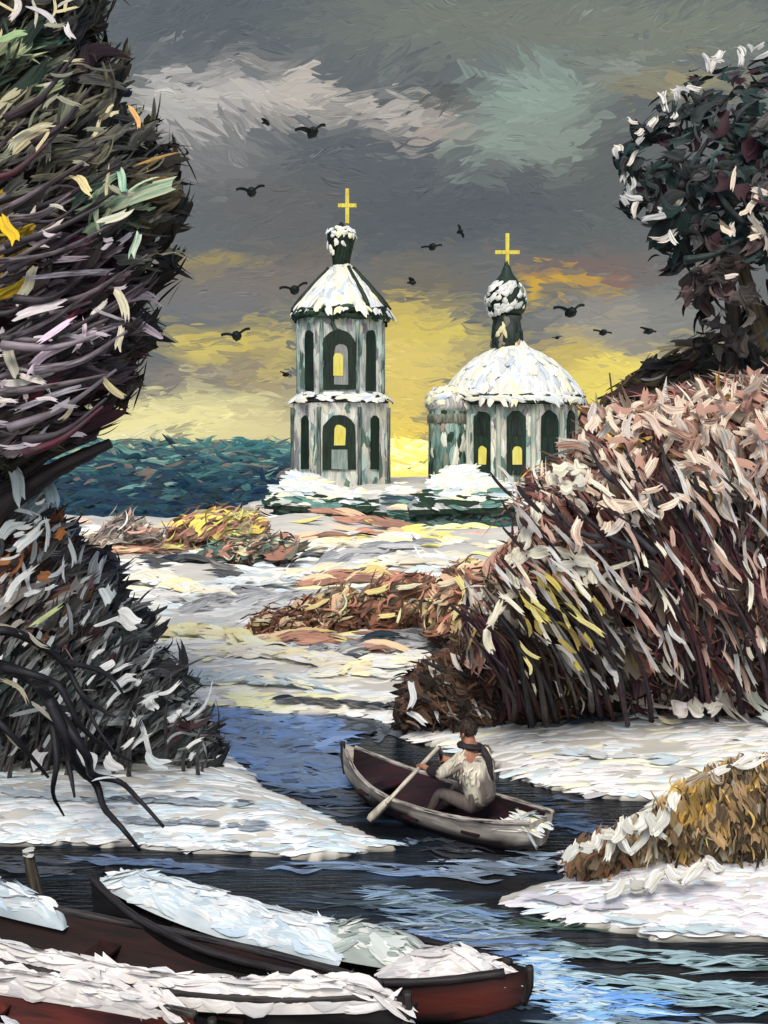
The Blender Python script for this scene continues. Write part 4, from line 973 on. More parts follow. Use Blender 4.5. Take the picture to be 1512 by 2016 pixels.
facet_strokes(P, bc, 3.85, 8, FR, zz(790), zz(628), 420, WALLP, (1.0, 3.0), (.35, .8)); P.build('upper_storey', M_WALL, tower)
P = Paint(); P.lathe(bc, [(4.6, zz(800)), (4.75, zz(792)), (4.55, zz(790)), (3.9, zz(776))], lin((70, 66, 76)), GRN2, 8, FR + math.pi / 8, False)
co = P.build('cornice', M_WALL, tower)
P = Paint(); lathe_strokes(P, bc, [(4.8, zz(791)), (4.0, zz(776))], 130, SNOWP, (.9, 2.2), (.4, .75), math.pi / 2); P.build('snow', M_SNOW, co)
P = Paint(); P.lathe(bc, [(3.9, zz(632)), (4.35, zz(628)), (4.55, zz(618)), (4.3, zz(612))], GRN, GRN2, 8, FR + math.pi / 8, False)
lathe_strokes(P, bc, [(4.45, zz(634)), (4.62, zz(616))], 90, [((32, 56, 40), 3, (20, 34, 28)), ((60, 88, 70), 1)], (1.0, 2.2), (.35, .55), math.pi / 2); P.build('cornice', M_WALL, tower)
P = Paint(); roofp = [(4.5, zz(616)), (3.6, zz(592)), (2.3, zz(560)), (1.2, zz(535)), (.75, zz(522))]
P.lathe(bc, roofp, lin((222, 220, 206)), lin((180, 190, 198)), 16); rf = P.build('roof', M_WALL, tower)
P = Paint(); lathe_strokes(P, bc, [(r + .05, z) for r, z in roofp], 330, SNOWP, (1.2, 3.0), (.4, .8)); P.build('snow', M_SNOW, rf)
P = Paint(); lathe_strokes(P, bc + [0, 0], [(4.6, zz(618)), (2.4, zz(560)), (1.0, zz(530))], 0, SNOWP, (1, 2), (.3, .5))
for an in (FR + 1.15, FR + 1.5, FR + .6, FR - 1.4, FR - 2.4, FR + 2.4):
    P.tube([[bc[0] + math.cos(an) * r, bc[1] + math.sin(an) * r, z] for r, z in [(4.5, zz(612)), (3.7, zz(588)), (2.4, zz(556)), (1.2, zz(528))]], [.22, .14], GRN, GRN2)
P.build('roof_rib', M_WALL, tower)
P = Paint(); P.lathe(bc, [(.8, zz(524)), (.85, zz(510)), (.95, zz(500)), (1.2, zz(478)), (1.35, zz(466)), (1.1, zz(455)), (.4, zz(446)), (.12, zz(438))], GRN, lin((20, 24, 24)), 14)
on = P.build('onion_dome', M_WALL, tower)
P = Paint(); lathe_strokes(P, bc, [(1.38, zz(468)), (1.3, zz(458)), (.7, zz(448))], 50, SNOWP, (.6, 1.2), (.4, .7), .8, .2)
lathe_strokes(P, bc - [.25, .1], [(1.1, zz(505)), (1.1, zz(478))], 12, SNOWP, (.6, 1.1), (.3, .5)); P.build('snow', M_SNOW, on)


def cross(parent, c, z0, z1, arm_z, w, t=.34):
    P = Paint(); A = lin((226, 216, 96)); B = lin((196, 178, 70))
    P.box([c[0] - t / 2, c[1] - t / 2, z0], [c[0] + t / 2, c[1] + t / 2, z1], A, B)
    P.box([c[0] - w, c[1] - t / 2 - .02, arm_z - t / 2], [c[0] + w, c[1] + t / 2 + .02, arm_z + t / 2], A, B)
    P.build('cross', M_WOOD, parent)


cross(tower, bc + [.55, 0], zz(440), zz(372), zz(405), .85)
LITC = (lin((232, 212, 84)), lin((240, 232, 140)))
for k in range(8):
    an = FR + k * math.pi / 4
    P = Paint(); arch(P, bc, an, 3.85, 1.45 if k % 2 == 0 else .55, zz(772), zz(656), .16, lin((28, 48, 36)), lin((16, 26, 22)))
    w_ = P.build('arch_opening', M_WALL, tower)
    if k in (0, 1):
        if k == 0:
            P = Paint(); arch(P, bc, an, 4.01, .62, zz(762), zz(686), .05, lin((150, 150, 148)), lin((110, 116, 116)), side=.15); P.build('inner_arch', M_WALL, w_)
            P = Paint(); arch(P, bc, an, 4.06, .42, zz(745), zz(702), .05, *LITC, side=-.1); P.build('lit_pane', M_LIT, w_)
    P = Paint(); arch(P, bc, an, 4.35, 1.5 if k % 2 == 0 else .5, zz(922), zz(820), .16, lin((28, 50, 36)), lin((18, 30, 24)))
    w_ = P.build('arch_opening', M_WALL, tower)
    if k == 0:
        P = Paint(); arch(P, bc, an, 4.51, .5, zz(876), zz(838), .05, *LITC, side=.05); P.build('lit_pane', M_LIT, w_)
        P = Paint(); arch(P, bc, an, 4.52, .7, zz(922), zz(884), .04, lin((150, 160, 152)), lin((110, 130, 124)), rounded=False); P.build('sill', M_WALL, w_)
    P = Paint(); c8 = an + math.pi / 8; RR = 3.85 / math.cos(math.pi / 8)
    P.tube([[bc[0] + math.cos(c8) * RR, bc[1] + math.sin(c8) * RR, z] for z in (zz(776), zz(720), zz(640))], .2, lin((40, 62, 50)), lin((170, 190, 186)))
    RR = 4.35 / math.cos(math.pi / 8)
    P.tube([[bc[0] + math.cos(c8) * RR, bc[1] + math.sin(c8) * RR, z] for z in (gz - .5, zz(880), zz(804))], .2, lin((36, 56, 44)), lin((120, 130, 126)))
    P.build('pilaster', M_WALL, tower)

D_C = 97.0
zc = lambda py: zz(py, D_C)
cc = np.array([(1008 - CX) / F * D_C, D_C])
gzc = float(ground_z(cc[0:1], cc[1:2])[0])
church = thing('domed_church', 'round white and green church with wide snowy dome, onion cupola and tall windows', 'church', (cc[0], cc[1], gzc))
P = Paint(); P.lathe(cc, [(5.9, gzc - .9), (5.9, zc(792))], WALLC, WALLC * .6, 36)
lathe_strokes(P, cc, [(5.92, gzc), (5.92, zc(792))], 560, WALLP, (1.2, 3.4), (.35, .8), spread=.08, h=.05); P.build('wall', M_WALL, church)
P = Paint(); P.lathe(cc, [(5.9, zc(800)), (6.6, zc(792)), (6.8, zc(784)), (6.4, zc(778))], GRN, GRN2, 36)
lathe_strokes(P, cc, [(6.5, zc(796)), (6.82, zc(784))], 120, [((32, 56, 40), 3, (20, 34, 28)), ((60, 88, 70), 1)], (1.0, 2.4), (.3, .5), math.pi / 2); co = P.build('cornice', M_WALL, church)
P = Paint(); lathe_strokes(P, cc, [(6.9, zc(792)), (6.7, zc(778))], 120, SNOWP, (1.2, 2.6), (.4, .7), math.pi / 2 + .1); P.build('snow', M_SNOW, co)
domep = [(6.6, zc(782)), (6.1, zc(762)), (5.2, zc(738)), (4.0, zc(715)), (2.6, zc(697)), (1.5, zc(686)), (1.2, zc(678))]
P = Paint(); P.lathe(cc, domep, lin((222, 222, 214)), lin((176, 190, 202)), 32); dm = P.build('dome', M_WALL, church)
P = Paint(); lathe_strokes(P, cc, [(r + .05, z) for r, z in domep], 460, SNOWP, (1.4, 3.2), (.4, .85)); P.build('snow', M_SNOW, dm)
P = Paint(); P.lathe(cc - [.5, 0], [(1.55, zc(684)), (1.45, zc(650)), (1.3, zc(632)), (1.5, zc(624))], GRN, lin((70, 70, 76)), 14)
lathe_strokes(P, cc - [.5, 0], [(1.56, zc(684)), (1.4, zc(634))], 46, [((28, 50, 36), 3, (20, 30, 26)), ((80, 84, 84), 1.2), ((206, 206, 160), .7), ((196, 150, 130), .3)], (.7, 1.7), (.3, .55)); P.build('drum', M_WALL, church)
P = Paint(); P.lathe(cc - [.5, 0], [(1.2, zc(626)), (1.75, zc(612)), (1.95, zc(594)), (1.75, zc(574)), (1.2, zc(556)), (.6, zc(540)), (.25, zc(522)), (.1, zc(506))], GRN, GRN2, 16); on = P.build('onion_dome', M_WALL, church)
P = Paint(); lathe_strokes(P, cc - [.62, .12], [(1.5, zc(622)), (1.95, zc(594)), (1.8, zc(574)), (1.3, zc(560))], 90, [((236, 234, 222), 4, (190, 194, 190)), ((210, 214, 210), 2), ((70, 96, 80), .5)], (.6, 1.3), (.4, .7), .8, .2); P.build('snow', M_SNOW, on)
cross(church, cc - [.45, 0], zc(535), zc(460), zc(497), 1.15)
for k in range(12):
    an = FR + (k - .12) * math.pi / 6
    P = Paint(); arch(P, cc, an, 5.9, .85, zc(932), zc(812), .18, lin((30, 54, 38)), lin((16, 26, 22))); w_ = P.build('window', M_WALL, church)
    P = Paint(); arch(P, cc, an, 6.08, .5, zc(858), zc(822), .04, lin((16, 20, 20)), lin((34, 50, 42))); P.build('upper_pane', M_WALL, w_)
    if k in (11, 0):
        P = Paint(); arch(P, cc, an, 6.08, .42, zc(912), zc(878), .05, *LITC, side=.1); P.build('lit_pane', M_LIT, w_)
    P = Paint(); b_ = an + math.pi / 12
    P.tube([[cc[0] + math.cos(b_) * 5.94, cc[1] + math.sin(b_) * 5.94, z] for z in (gzc - .4, zc(870), zc(800))], .26, lin((206, 206, 186)), lin((130, 150, 146))); P.build('pilaster', M_WALL, church)
# the side chapel of the church
sc_ = np.array([(880 - CX) / F * 96.0, 94.0]); zs_ = lambda py: zz(py, 95.5)
P = Paint(); P.lathe(sc_, [(1.8, gzc - .9), (1.75, zs_(808))], lin((40, 66, 50)), lin((110, 140, 132)), 20)
lathe_strokes(P, sc_, [(1.82, gzc), (1.78, zs_(812))], 90, [((34, 60, 44), 2, (22, 36, 30)), ((170, 196, 186), 1.6, (110, 140, 130)), ((214, 214, 198), 2), ((90, 120, 104), 1), ((196, 150, 132), .3)], (1.2, 3), (.35, .7), spread=.08, h=.05); ch = P.build('side_chapel', M_WALL, church)
P = Paint(); P.lathe(sc_, [(1.8, zs_(836)), (1.95, zs_(832)), (1.95, zs_(820)), (1.8, zs_(816))], lin((150, 140, 128)), lin((60, 84, 66)), 20); P.build('cornice', M_WALL, ch)
P = Paint(); P.lathe(sc_, [(1.75, zs_(812)), (2.1, zs_(802)), (2.0, zs_(784)), (1.3, zs_(768)), (.4, zs_(760))], lin((214, 214, 206)), lin((120, 120, 124)), 18)
lathe_strokes(P, sc_, [(2.15, zs_(802)), (2.05, zs_(784)), (1.3, zs_(766))], 60, SNOWP, (.8, 1.6), (.4, .7), 1.1, .15); P.build('roof', M_SNOW, ch)


def low_house(label, px0, px1, ridge_py, eave_py, base_py, D, depth, skew=0.0, peak=None):
    D = D * .6; depth = depth * .6; skew *= .6
    z_ = lambda py: H - (py - HOR) / F * D
    x0, x1 = (px0 - CX) / F * D, (px1 - CX) / F * D
    zr, ze, zb = z_(ridge_py), z_(eave_py), z_(base_py) - .8
    o = thing('low_house', label, 'house', ((x0 + x1) / 2, D + depth / 2, z_(base_py)))
    P = Paint(); P.box([x0 + .4, D + .4, zb], [x1 - .4, D + depth - .4, ze], lin((64, 104, 96)), lin((36, 60, 50)))
    n = 130
    pos = np.stack([RNG.uniform(x0 + .6, x1 - .6, n), np.full(n, D + .38), RNG.uniform(zb + .8, ze - .1, n)], 1)
    A, B = palette([((60, 104, 98), 3, (36, 66, 62)), ((34, 60, 44), 2, (24, 40, 32)), ((120, 156, 146), 1.2), ((30, 44, 60), 1), ((90, 86, 88), .7)], n)
    a = RNG.normal(.05, .3, n)
    P.strokes(pos, np.stack([np.cos(a), 0 * a, np.sin(a)], 1), np.array([0, -1.0, 0]), RNG.uniform(.6, 1.6, n), RNG.uniform(.16, .32, n), A, B, h=.05, bend=RNG.normal(0, .08, n)); P.build('wall', M_WALL, o)
    P = Paint()
    xm0, xm1 = x0 + (x1 - x0) * (.06 if peak is None else peak - .05), x1 - (x1 - x0) * (.06 if peak is None else 1 - peak - .06)
    ym = D + depth / 2
    V = np.array([[x0, D, ze], [x1, D, ze + skew], [x1, D + depth, ze + skew], [x0, D + depth, ze], [xm0, ym, zr], [xm1, ym, zr + skew * .5]])
    P.add(V, [np.array([[0, 1, 5, 4], [2, 3, 4, 5]]), np.array([[1, 2, 5], [3, 0, 4]])], lin((206, 206, 196)), lin((150, 160, 160)), None, False)
    P.add(V + [0, 0, -.25], [np.array([[0, 3, 2, 1]])], GRN, GRN2, None, False)
    for q in ((0, 1), (1, 2), (2, 3), (3, 0)):
        b = np.array([V[q[0]], V[q[1]], V[q[1]] - [0, 0, .25], V[q[0]] - [0, 0, .25]]); P.add(b, np.array([[3, 2, 1, 0]]), GRN, GRN2, None, False)
    rf = P.build('roof', M_WALL, o)
    P = Paint(); n = 230
    u, v = RNG.random(n), RNG.random(n) ** .8
    e0 = V[0] * (1 - u[:, None]) + V[1] * u[:, None]; r0 = V[4] * (1 - u[:, None]) + V[5] * u[:, None]
    pos = e0 * (1 - v[:, None]) + r0 * v[:, None]
    Nn = nrm(np.cross(V[1] - V[0], V[4] - V[0]))
    A, B = palette(SNOWP, n)
    low = (v < .45) & (RNG.random(n) < .66)
    A[low], B[low] = palette([((36, 62, 44), 3, (24, 40, 32)), ((110, 150, 142), 1.4, (60, 92, 84)), ((206, 212, 204), .8)], low.sum())
    T = nrm(V[1] - V[0])[None] * 1.0 + (r0 - e0) * RNG.normal(0, .1, (n, 1))
    P.strokes(pos + Nn * .06, T, Nn, RNG.uniform(.7, 1.8, n), RNG.uniform(.22, .45, n), A, B, h=.22, bend=RNG.normal(0, .06, n)); P.build('snow', M_SNOW, rf)
    return o


low_house('low green house with sloping snow-covered roof at the foot of the bell tower', 520, 762, 936, 992, 1046, 84, 7.5, skew=-.7, peak=.3)
low_house('low green house with peaked snowy roof in front of the domed church', 806, 1050, 928, 1004, 1050, 86, 7.5, skew=.3, peak=.42)

# ------------------------------------------------------------------ boats
def boat_shape(Lh, beam, free, rise_b, rise_s, nl=26, nc=9, stern=.35, keel=.12):
    """outer and inner skins of an open boat, bow at +x; returns functions of station"""
    t = np.linspace(-1, 1, nl)
    hb = np.where(t > 0, (1 - np.abs(t) ** 2.3), (1 - (1 - stern) * np.abs(t) ** 2.6)) * beam / 2 + .015
    sheer = free + np.where(t > 0, rise_b * np.abs(t) ** 2.2, rise_s * np.abs(t) ** 2.2)
    bot = -keel + np.where(t > 0, np.abs(t) ** 4 * (keel + .25), np.abs(t) ** 4 * (keel + .1))
    return t * Lh, hb, sheer, bot


def skin(x, hb, sheer, bot, inset=0.0, lift=0.0, nc=11, topdrop=0.0):
    v = np.linspace(-1, 1, nc)
    V = []
    for xi, h_, s_, b_ in zip(x, hb, sheer, bot):
        w = max(h_ - inset, .004)
        for q in v:
            V.append([xi, w * np.sign(q) * abs(q) ** .62, (b_ + lift) + (s_ - topdrop - b_ - lift) * abs(q) ** 1.9])
    V = np.array(V); k = nc
    i, j = np.meshgrid(np.arange(len(x) - 1), np.arange(nc - 1), indexing='ij'); a = (i * k + j).ravel()
    return V, np.stack([a, a + 1, a + k + 1, a + k], 1)


def to_world(V, c, yaw):
    ca, sa = math.cos(yaw), math.sin(yaw)
    V = np.asarray(V, float)
    return np.stack([c[0] + V[..., 0] * ca - V[..., 1] * sa, c[1] + V[..., 0] * sa + V[..., 1] * ca, c[2] + V[..., 2]], -1)


def boat(name, label, stern, bow, beam, free, hullfn, inner, snowspec, rim, rise=(.28, .2), seats=3, zoff=0.0, stern_w=.35, rim_r=.035, group=None):
    stern, bow = np.array(stern, float), np.array(bow, float)
    mid = (stern + bow) / 2; d = bow - stern; Lh = np.hypot(*d) / 2; yaw = math.atan2(d[1], d[0])
    c = (mid[0], mid[1], zoff)
    o = thing(name, label, 'boat', c, group)
    x, hb, sh, bo = boat_shape(Lh, beam, free, *rise, stern=stern_w)
    V, f = skin(x, hb, sh, bo)
    A, B = hullfn(V, Lh, free)
    P = Paint(); S = np.stack([V[:, 0] * 1.6, V[:, 2] * 1.2 + V[:, 1] * .2, V[:, 1] * .3], 1)
    P.add(to_world(V, c, yaw), f[:, ::-1], A, B, S)
    tr = V[:11]; cen = np.array([[tr[0, 0], 0, tr[0, 2]]])
    P.add(to_world(np.vstack([tr, cen]), c, yaw), np.array([[q, q + 1, 11] for q in range(10)]), A[:11].mean(0), B[:11].mean(0), None, False)
    P.build('hull', M_WOOD, o)
    Vi, fi = skin(x[1:-1], hb[1:-1], sh[1:-1], bo[1:-1], .03, .05, topdrop=.004)
    P = Paint(); S = np.stack([Vi[:, 0] * 1.6, Vi[:, 2] * 1.4 + Vi[:, 1] * .8, Vi[:, 1] * .3], 1)
    P.add(to_world(Vi, c, yaw), fi, lin(inner[0]), lin(inner[1]), S); P.build('lining', M_WOOD, o)
    for sgn in (-1, 1):
        P = Paint(); pts = np.stack([x, sgn * (hb - .01), sh + .01], 1)[::3]
        P.tube(to_world(pts, c, yaw), np.full(len(pts), rim_r), lin(rim[0]), lin(rim[1])); P.build('gunwale', M_WOOD, o)
    for k in range(seats):
        xi = Lh * (-.55 + .55 * k); i = np.argmin(np.abs(x - xi)); zt = sh[i] - .16
        P = Paint(); w = hb[i] * .93
        q = to_world([[xi - .12, -w, zt - .03], [xi + .12, -w, zt - .03], [xi + .12, w, zt - .03], [xi - .12, w, zt - .03], [xi - .12, -w, zt], [xi + .12, -w, zt], [xi + .12, w, zt], [xi - .12, w, zt]], c, yaw)
        P.add(q, np.array([[0, 3, 2, 1], [4, 5, 6, 7], [0, 1, 5, 4], [1, 2, 6, 5], [2, 3, 7, 6], [3, 0, 4, 7]]), lin(inner[0]) * 1.2, lin(inner[1]), None, False); P.build('seat', M_WOOD, o)
    P = Paint(); pts = [[Lh - .04, 0, bo[-1] - .02], [Lh + .01, 0, (sh[-1] + bo[-1]) / 2], [Lh + .01, 0, sh[-1] + .025]]
    P.tube(to_world(pts, c, yaw), [.034, .036], lin((24, 22, 24)), lin((60, 54, 52))); P.build('stem_post', M_WOOD, o)
    if snowspec:
        P = Paint()
        nl, nw = 90, 17
        for (t0, t1, side0, side1, hgt, pal) in snowspec:                        # a drift between two stations and two sides
            tt = np.linspace(t0, t1, nl); ss = np.linspace(side0, side1, nw)
            Tg, Sg = np.meshgrid(tt, ss, indexing='ij')
            hbi = np.interp(Tg * Lh, x, hb); shi = np.interp(Tg * Lh, x, sh)
            edge_ = .06 * (fbm(Sg * 3, Tg * 4, 611) - .5)
            bx = np.clip(np.minimum((Tg - t0 + edge_) / .16, (t1 - Tg + edge_) / .16), 0, 1) ** .8
            by = np.clip(np.minimum((Sg - side0), (side1 - Sg)) / (.42 * (side1 - side0)), 0, 1) ** .75
            lump = .55 + .9 * fbm(Tg * 7 + hgt * 31, Sg * 2.2, int(hgt * 997) + int(t0 * 50) + 40)
            zz_ = shi - .10 + (.10 + hgt * lump) * bx * by + .03 * (bx * by > .02)
            W = np.stack([Tg * Lh, Sg * hbi * 1.03, zz_], -1).reshape(-1, 3)
            i, j = np.meshgrid(np.arange(nl - 1), np.arange(nw - 1), indexing='ij'); a = (i * nw + j).ravel()
            fq = np.stack([a, a + nw, a + nw + 1, a + 1], 1)
            P.add(to_world(W, c, yaw), fq, lin(pal[0][0]) * 1.05, lin(pal[0][2] if len(pal[0]) > 2 else pal[1][0]), np.stack([W[:, 0] * 1.5, W[:, 1] * 1.5, 0 * W[:, 0]], 1))
            n = int(420 * (t1 - t0) * max(.4, (side1 - side0) / 2))
            ii = RNG.integers(3, nl - 3, n); jj = RNG.integers(2, nw - 2, n)
            g = W.reshape(nl, nw, 3)
            pos = g[ii, jj]; tx = g[np.minimum(ii + 2, nl - 1), jj] - g[ii - 2, jj]; ty = g[ii, np.minimum(jj + 1, nw - 1)] - g[ii, jj - 1]
            Nn = nrm(np.cross(tx, ty)); Nn *= np.sign(Nn[:, 2:3] + 1e-6)
            tx = nrm(tx) + nrm(ty) * RNG.normal(0, .18, (n, 1))
            rot = lambda q: to_world(q, (0, 0, 0), yaw)
            Aa, Bb = palette(pal, n)
            P.strokes(to_world(pos + Nn * .006, c, yaw), rot(tx), rot(Nn), RNG.uniform(.2, .62, n), RNG.uniform(.06, .15, n), Aa, Bb, h=.035, sink=.07, bend=RNG.normal(0, .10, n), rag=.25, taper=.3)
        P.build('snow', M_SNOW, o)
    return o, c, yaw, Lh, (x, hb, sh, bo)


def hull_black_red(t_from, red=(150, 62, 50)):
    def fn(V, Lh, free):
        t = V[:, 0] / Lh; zf = V[:, 2] / free
        m = (sstep(t_from - .03, t_from + .03, t + .05 * (fbm(V[:, 0] * 3, V[:, 2] * 9, 5) - .5)) * sstep(.12, .24, zf) * (1 - sstep(1.0, 1.14, zf - .9 * np.maximum(t - .55, 0))) * (1 - sstep(.90, .95, t)))[:, None]
        A = lin((22, 21, 23)) * (1 - m) + lin(red) * 1.15 * m; B = lin((44, 42, 44)) * (1 - m) + lin((96, 44, 38)) * m
        return A, B
    return fn


def hull_cream(V, Lh, free):
    zf = V[:, 2] / free
    m = sstep(.42, .56, zf - .12 * (V[:, 0] > 0) + .3 * (fbm(V[:, 0] * 4, V[:, 1] * 4, 8) - .5))[:, None]
    A = lin((34, 26, 32)) * (1 - m) + lin((230, 222, 206)) * m; B = lin((60, 50, 54)) * (1 - m) + lin((140, 132, 124)) * m
    return A, B


BS1 = [((206, 216, 220), 3, (166, 182, 190)), ((228, 229, 226), 3, (196, 204, 208)), ((170, 190, 206), 1)]
BS2 = [((168, 178, 172), 3, (130, 140, 138)), ((196, 204, 200), 1.6), ((214, 216, 210), .9)]
BS3 = [((236, 232, 224), 4, (196, 192, 192)), ((222, 216, 212), 2), ((190, 190, 192), 1)]
pt = lambda px, py, z: plan(px, py, z)
# the long one with the red bow
boat('rowing_boat', 'black moored boat with a red bow and deep snow along its whole length', pt(195, 1752, .55) + [-.05, .15], pt(1040, 1898, .62), 1.0, .33, hull_black_red(.40, (90, 48, 42)), ((30, 26, 26), (60, 50, 46)),
     [(-.98, .22, -.12, .99, .11, BS1), (.02, .56, .05, 1.0, .10, BS2), (.44, .93, -.5, .95, .06, BS3)], ((24, 22, 24), (52, 48, 50)), rise=(.20, .26), zoff=.05, stern_w=.2)
# the middle one: near gunwale heaped with snow, brown inside
boat('rowing_boat', 'brown-lined moored boat, middle of three, its near gunwale heaped with white snow', pt(-330, 1735, .5) + [0, -.1], pt(800, 1962, .5) + [0, -.06], 1.0, .38, hull_black_red(2.0), ((52, 30, 27), (26, 22, 22)),
     [(-.93, .99, -1.05, -.58, .09, BS3), (.52, .97, -.62, .3, .04, BS3), (-.62, -.16, .66, 1.06, .12, BS1)], ((26, 24, 26), (70, 66, 66)), rise=(.14, .30), zoff=.03, seats=3)
# the nearest one, red inside
boat('rowing_boat', 'red moored boat nearest the viewer, cut off by the lower left corner', pt(-420, 1868, .4) + [0, -.35], pt(420, 2024, .4) + [0, -.12], .86, .34, hull_black_red(2.0), ((96, 42, 36), (44, 26, 26)),
     [(-.55, .90, .78, 1.05, .035, BS3), (-.6, .45, -1.04, -.66, .04, [((196, 196, 198), 3, (150, 150, 154)), ((160, 160, 162), 2)])], ((24, 22, 24), (80, 76, 72)), rise=(.16, .18), zoff=.02, seats=2)
# the rowed boat
RB, rc, ryaw, rLh, rS = boat('rowing_boat', 'cream rowing boat with a dark inside, carrying the rower', pt(1066, 1684, 0), pt(676, 1556, 0), 1.06, .31, hull_cream, ((50, 26, 34), (24, 20, 24)), [(-.97, -.76, -.6, .9, .03, SN)], ((28, 24, 28), (206, 196, 186)), rise=(.34, .12), seats=3, zoff=.02, rim_r=.03, stern_w=.45)
RBM = lambda q: to_world(np.asarray(q, float), rc, ryaw)

# ------------------------------------------------------------------ the rower
def skin_mesh(name, verts, edges, radii, colour, colb, parent, root=0, levels=2, flat=1.0, mat=M_CLOTH):
    me = bpy.data.meshes.new(name + '_cage'); me.from_pydata([tuple(map(float, v)) for v in verts], edges, [])
    ob = bpy.data.objects.new(name + '_cage', me); COL.objects.link(ob)
    sk = ob.modifiers.new('s', 'SKIN'); sk.use_smooth_shade = True
    me.skin_vertices[0].data.foreach_set('radius', np.array([[r, r * flat] if np.ndim(r) == 0 else r for r in radii], np.float32).ravel())
    for k, s in enumerate(me.skin_vertices[0].data): s.use_root = (k == root)
    ob.modifiers.new('d', 'SUBSURF').levels = levels
    dg = bpy.context.evaluated_depsgraph_get(); dg.update()
    ev = ob.evaluated_get(dg); m2 = ev.to_mesh()
    V = np.empty(len(m2.vertices) * 3, np.float32); m2.vertices.foreach_get('co', V); V = V.reshape(-1, 3)
    quads = [list(p.vertices) for p in m2.polygons]
    q4 = np.array([q for q in quads if len(q) == 4], int).reshape(-1, 4); q3 = [q for q in quads if len(q) == 3]
    ev.to_mesh_clear(); bpy.data.objects.remove(ob); bpy.data.meshes.remove(me)
    P = Paint(); fs = [q4] + ([np.array(q3, int)] if q3 else [])
    A = colour(V) if callable(colour) else colour
    P.add(V, fs, A, colb(V) if callable(colb) else colb, np.stack([V[:, 2] * 9, V[:, 0] * 5, V[:, 1] * 5], 1))
    return P


PS = 1.2
PO = np.array([-.42, 0, .30])
PD = np.array([-.36, 0, 0])
PBM = lambda q: RBM((np.asarray(q, float) - PO) * PS + PO + PD)
# local boat frame: +x towards the bow (far left), the rower sits aft of the middle and faces the bow
seat_z = .30
person = thing('person', 'dark-haired rower in pale coat and dark scarf, holding two oars in the cream boat', 'person', PBM([[-.42, 0, .06]])[0])
J = {
    'pelvis': (-.42, 0, seat_z + .10), 'waist': (-.40, 0, seat_z + .26), 'chest': (-.33, 0, seat_z + .48), 'neck': (-.27, 0, seat_z + .66), 'head': (-.235, 0, seat_z + .76), 'crown': (-.24, 0, seat_z + .89),
}
bv, be, br = [], [], []
def jv(p, r):
    bv.append(PBM([p])[0]); br.append(r * PS); return len(bv) - 1
a0 = jv(J['pelvis'], .145); a1 = jv(J['waist'], .135); a2 = jv(J['chest'], .15); a3 = jv(J['neck'], .055); a4 = jv(J['head'], .088); a5 = jv(J['crown'], .075)
be += [(a0, a1), (a1, a2), (a2, a3), (a3, a4), (a4, a5)]
nose = jv((-.135, 0, seat_z + .775), .016); be.append((a4, nose))
HAND = {}
for s in (-1, 1):
    sh_ = jv((-.30, s * .175, seat_z + .56), .07); el_ = jv((-.06, s * .27, seat_z + .36), .05); wr_ = jv((.17, s * .20, seat_z + .36), .034); pm = jv((.235, s * .185, seat_z + .365), .034)
    be += [(a2, sh_), (sh_, el_), (el_, wr_), (wr_, pm)]
    HAND[s] = np.array([.27, s * .18, seat_z + .36])
    for q, (dy, l) in enumerate(zip((-.028, -.009, .010, .028), (.050, .058, .054, .042))):
        k1 = jv((.262, s * .185 + dy, seat_z + .385), .0095); k2 = jv((.262 + l * .75, s * .185 + dy, seat_z + .372), .009); k3 = jv((.262 + l * .55, s * .185 + dy, seat_z + .335), .0075)
        be += [(pm, k1), (k1, k2), (k2, k3)]
    th1 = jv((.235, s * .185 - s * .035, seat_z + .345), .0105); th2 = jv((.275, s * .185 - s * .030, seat_z + .325), .009); be += [(pm, th1), (th1, th2)]
    hp = jv((-.36, s * .10, seat_z + .06), .095); kn = jv((.02, s * .15, seat_z + .13), .066); an_ = jv((.20, s * .14, .12), .042); to_ = jv((.34, s * .15, .11), .034)
    be += [(a0, hp), (hp, kn), (kn, an_), (an_, to_)]
inv = lambda V: np.stack([(V[:, 0] - rc[0]) * math.cos(ryaw) + (V[:, 1] - rc[1]) * math.sin(ryaw), -(V[:, 0] - rc[0]) * math.sin(ryaw) + (V[:, 1] - rc[1]) * math.cos(ryaw), V[:, 2] - rc[2]], 1)
def body_col(V):
    q = inv(V); A = np.tile(lin((186, 132, 108)), (len(V), 1))
    legs = q[:, 2] < seat_z + .30
    A[legs] = lin((104, 94, 90)); A[(q[:, 2] < .16) & (q[:, 0] > -.3)] = lin((22, 20, 20))
    return A
P = skin_mesh('body', bv, be, br, body_col, lambda V: body_col(V) * .7, person)
body = P.build('body', M_CLOTH, person)
# coat: a second surface over trunk and arms
cv, ce, cr = [], [], []
def cj(p, r):
    cv.append(PBM([p])[0]); cr.append(r * PS); return len(cv) - 1
c0 = cj((-.43, 0, seat_z + .04), .20); c1 = cj((-.40, 0, seat_z + .26), .165); c2 = cj((-.33, 0, seat_z + .48), .185); c3 = cj((-.275, 0, seat_z + .625), .085)
ce += [(c0, c1), (c1, c2), (c2, c3)]
for s in (-1, 1):
    s1 = cj((-.30, s * .185, seat_z + .555), .088); e1_ = cj((-.06, s * .275, seat_z + .36), .066); w1 = cj((.145, s * .205, seat_z + .36), .05)
    ce += [(c2, s1), (s1, e1_), (e1_, w1)]
def coat_col(V):
    q = inv(V); A = np.tile(lin((226, 218, 198)), (len(V), 1)); 
    sl = (q[:, 0] > -.38); A[sl] = lin((50, 44, 50))
    dk = (q[:, 0] < -.86); A[dk] = lin((112, 104, 100))
    return A
P = skin_mesh('coat', cv, ce, cr, coat_col, lambda V: coat_col(V) * .62, person)
qn = 70; k_ = RNG.integers(0, len(P.V[0]), 400)
V0 = P.V[0]; ctr = PBM([[-.37, 0, seat_z + .35]])[0]
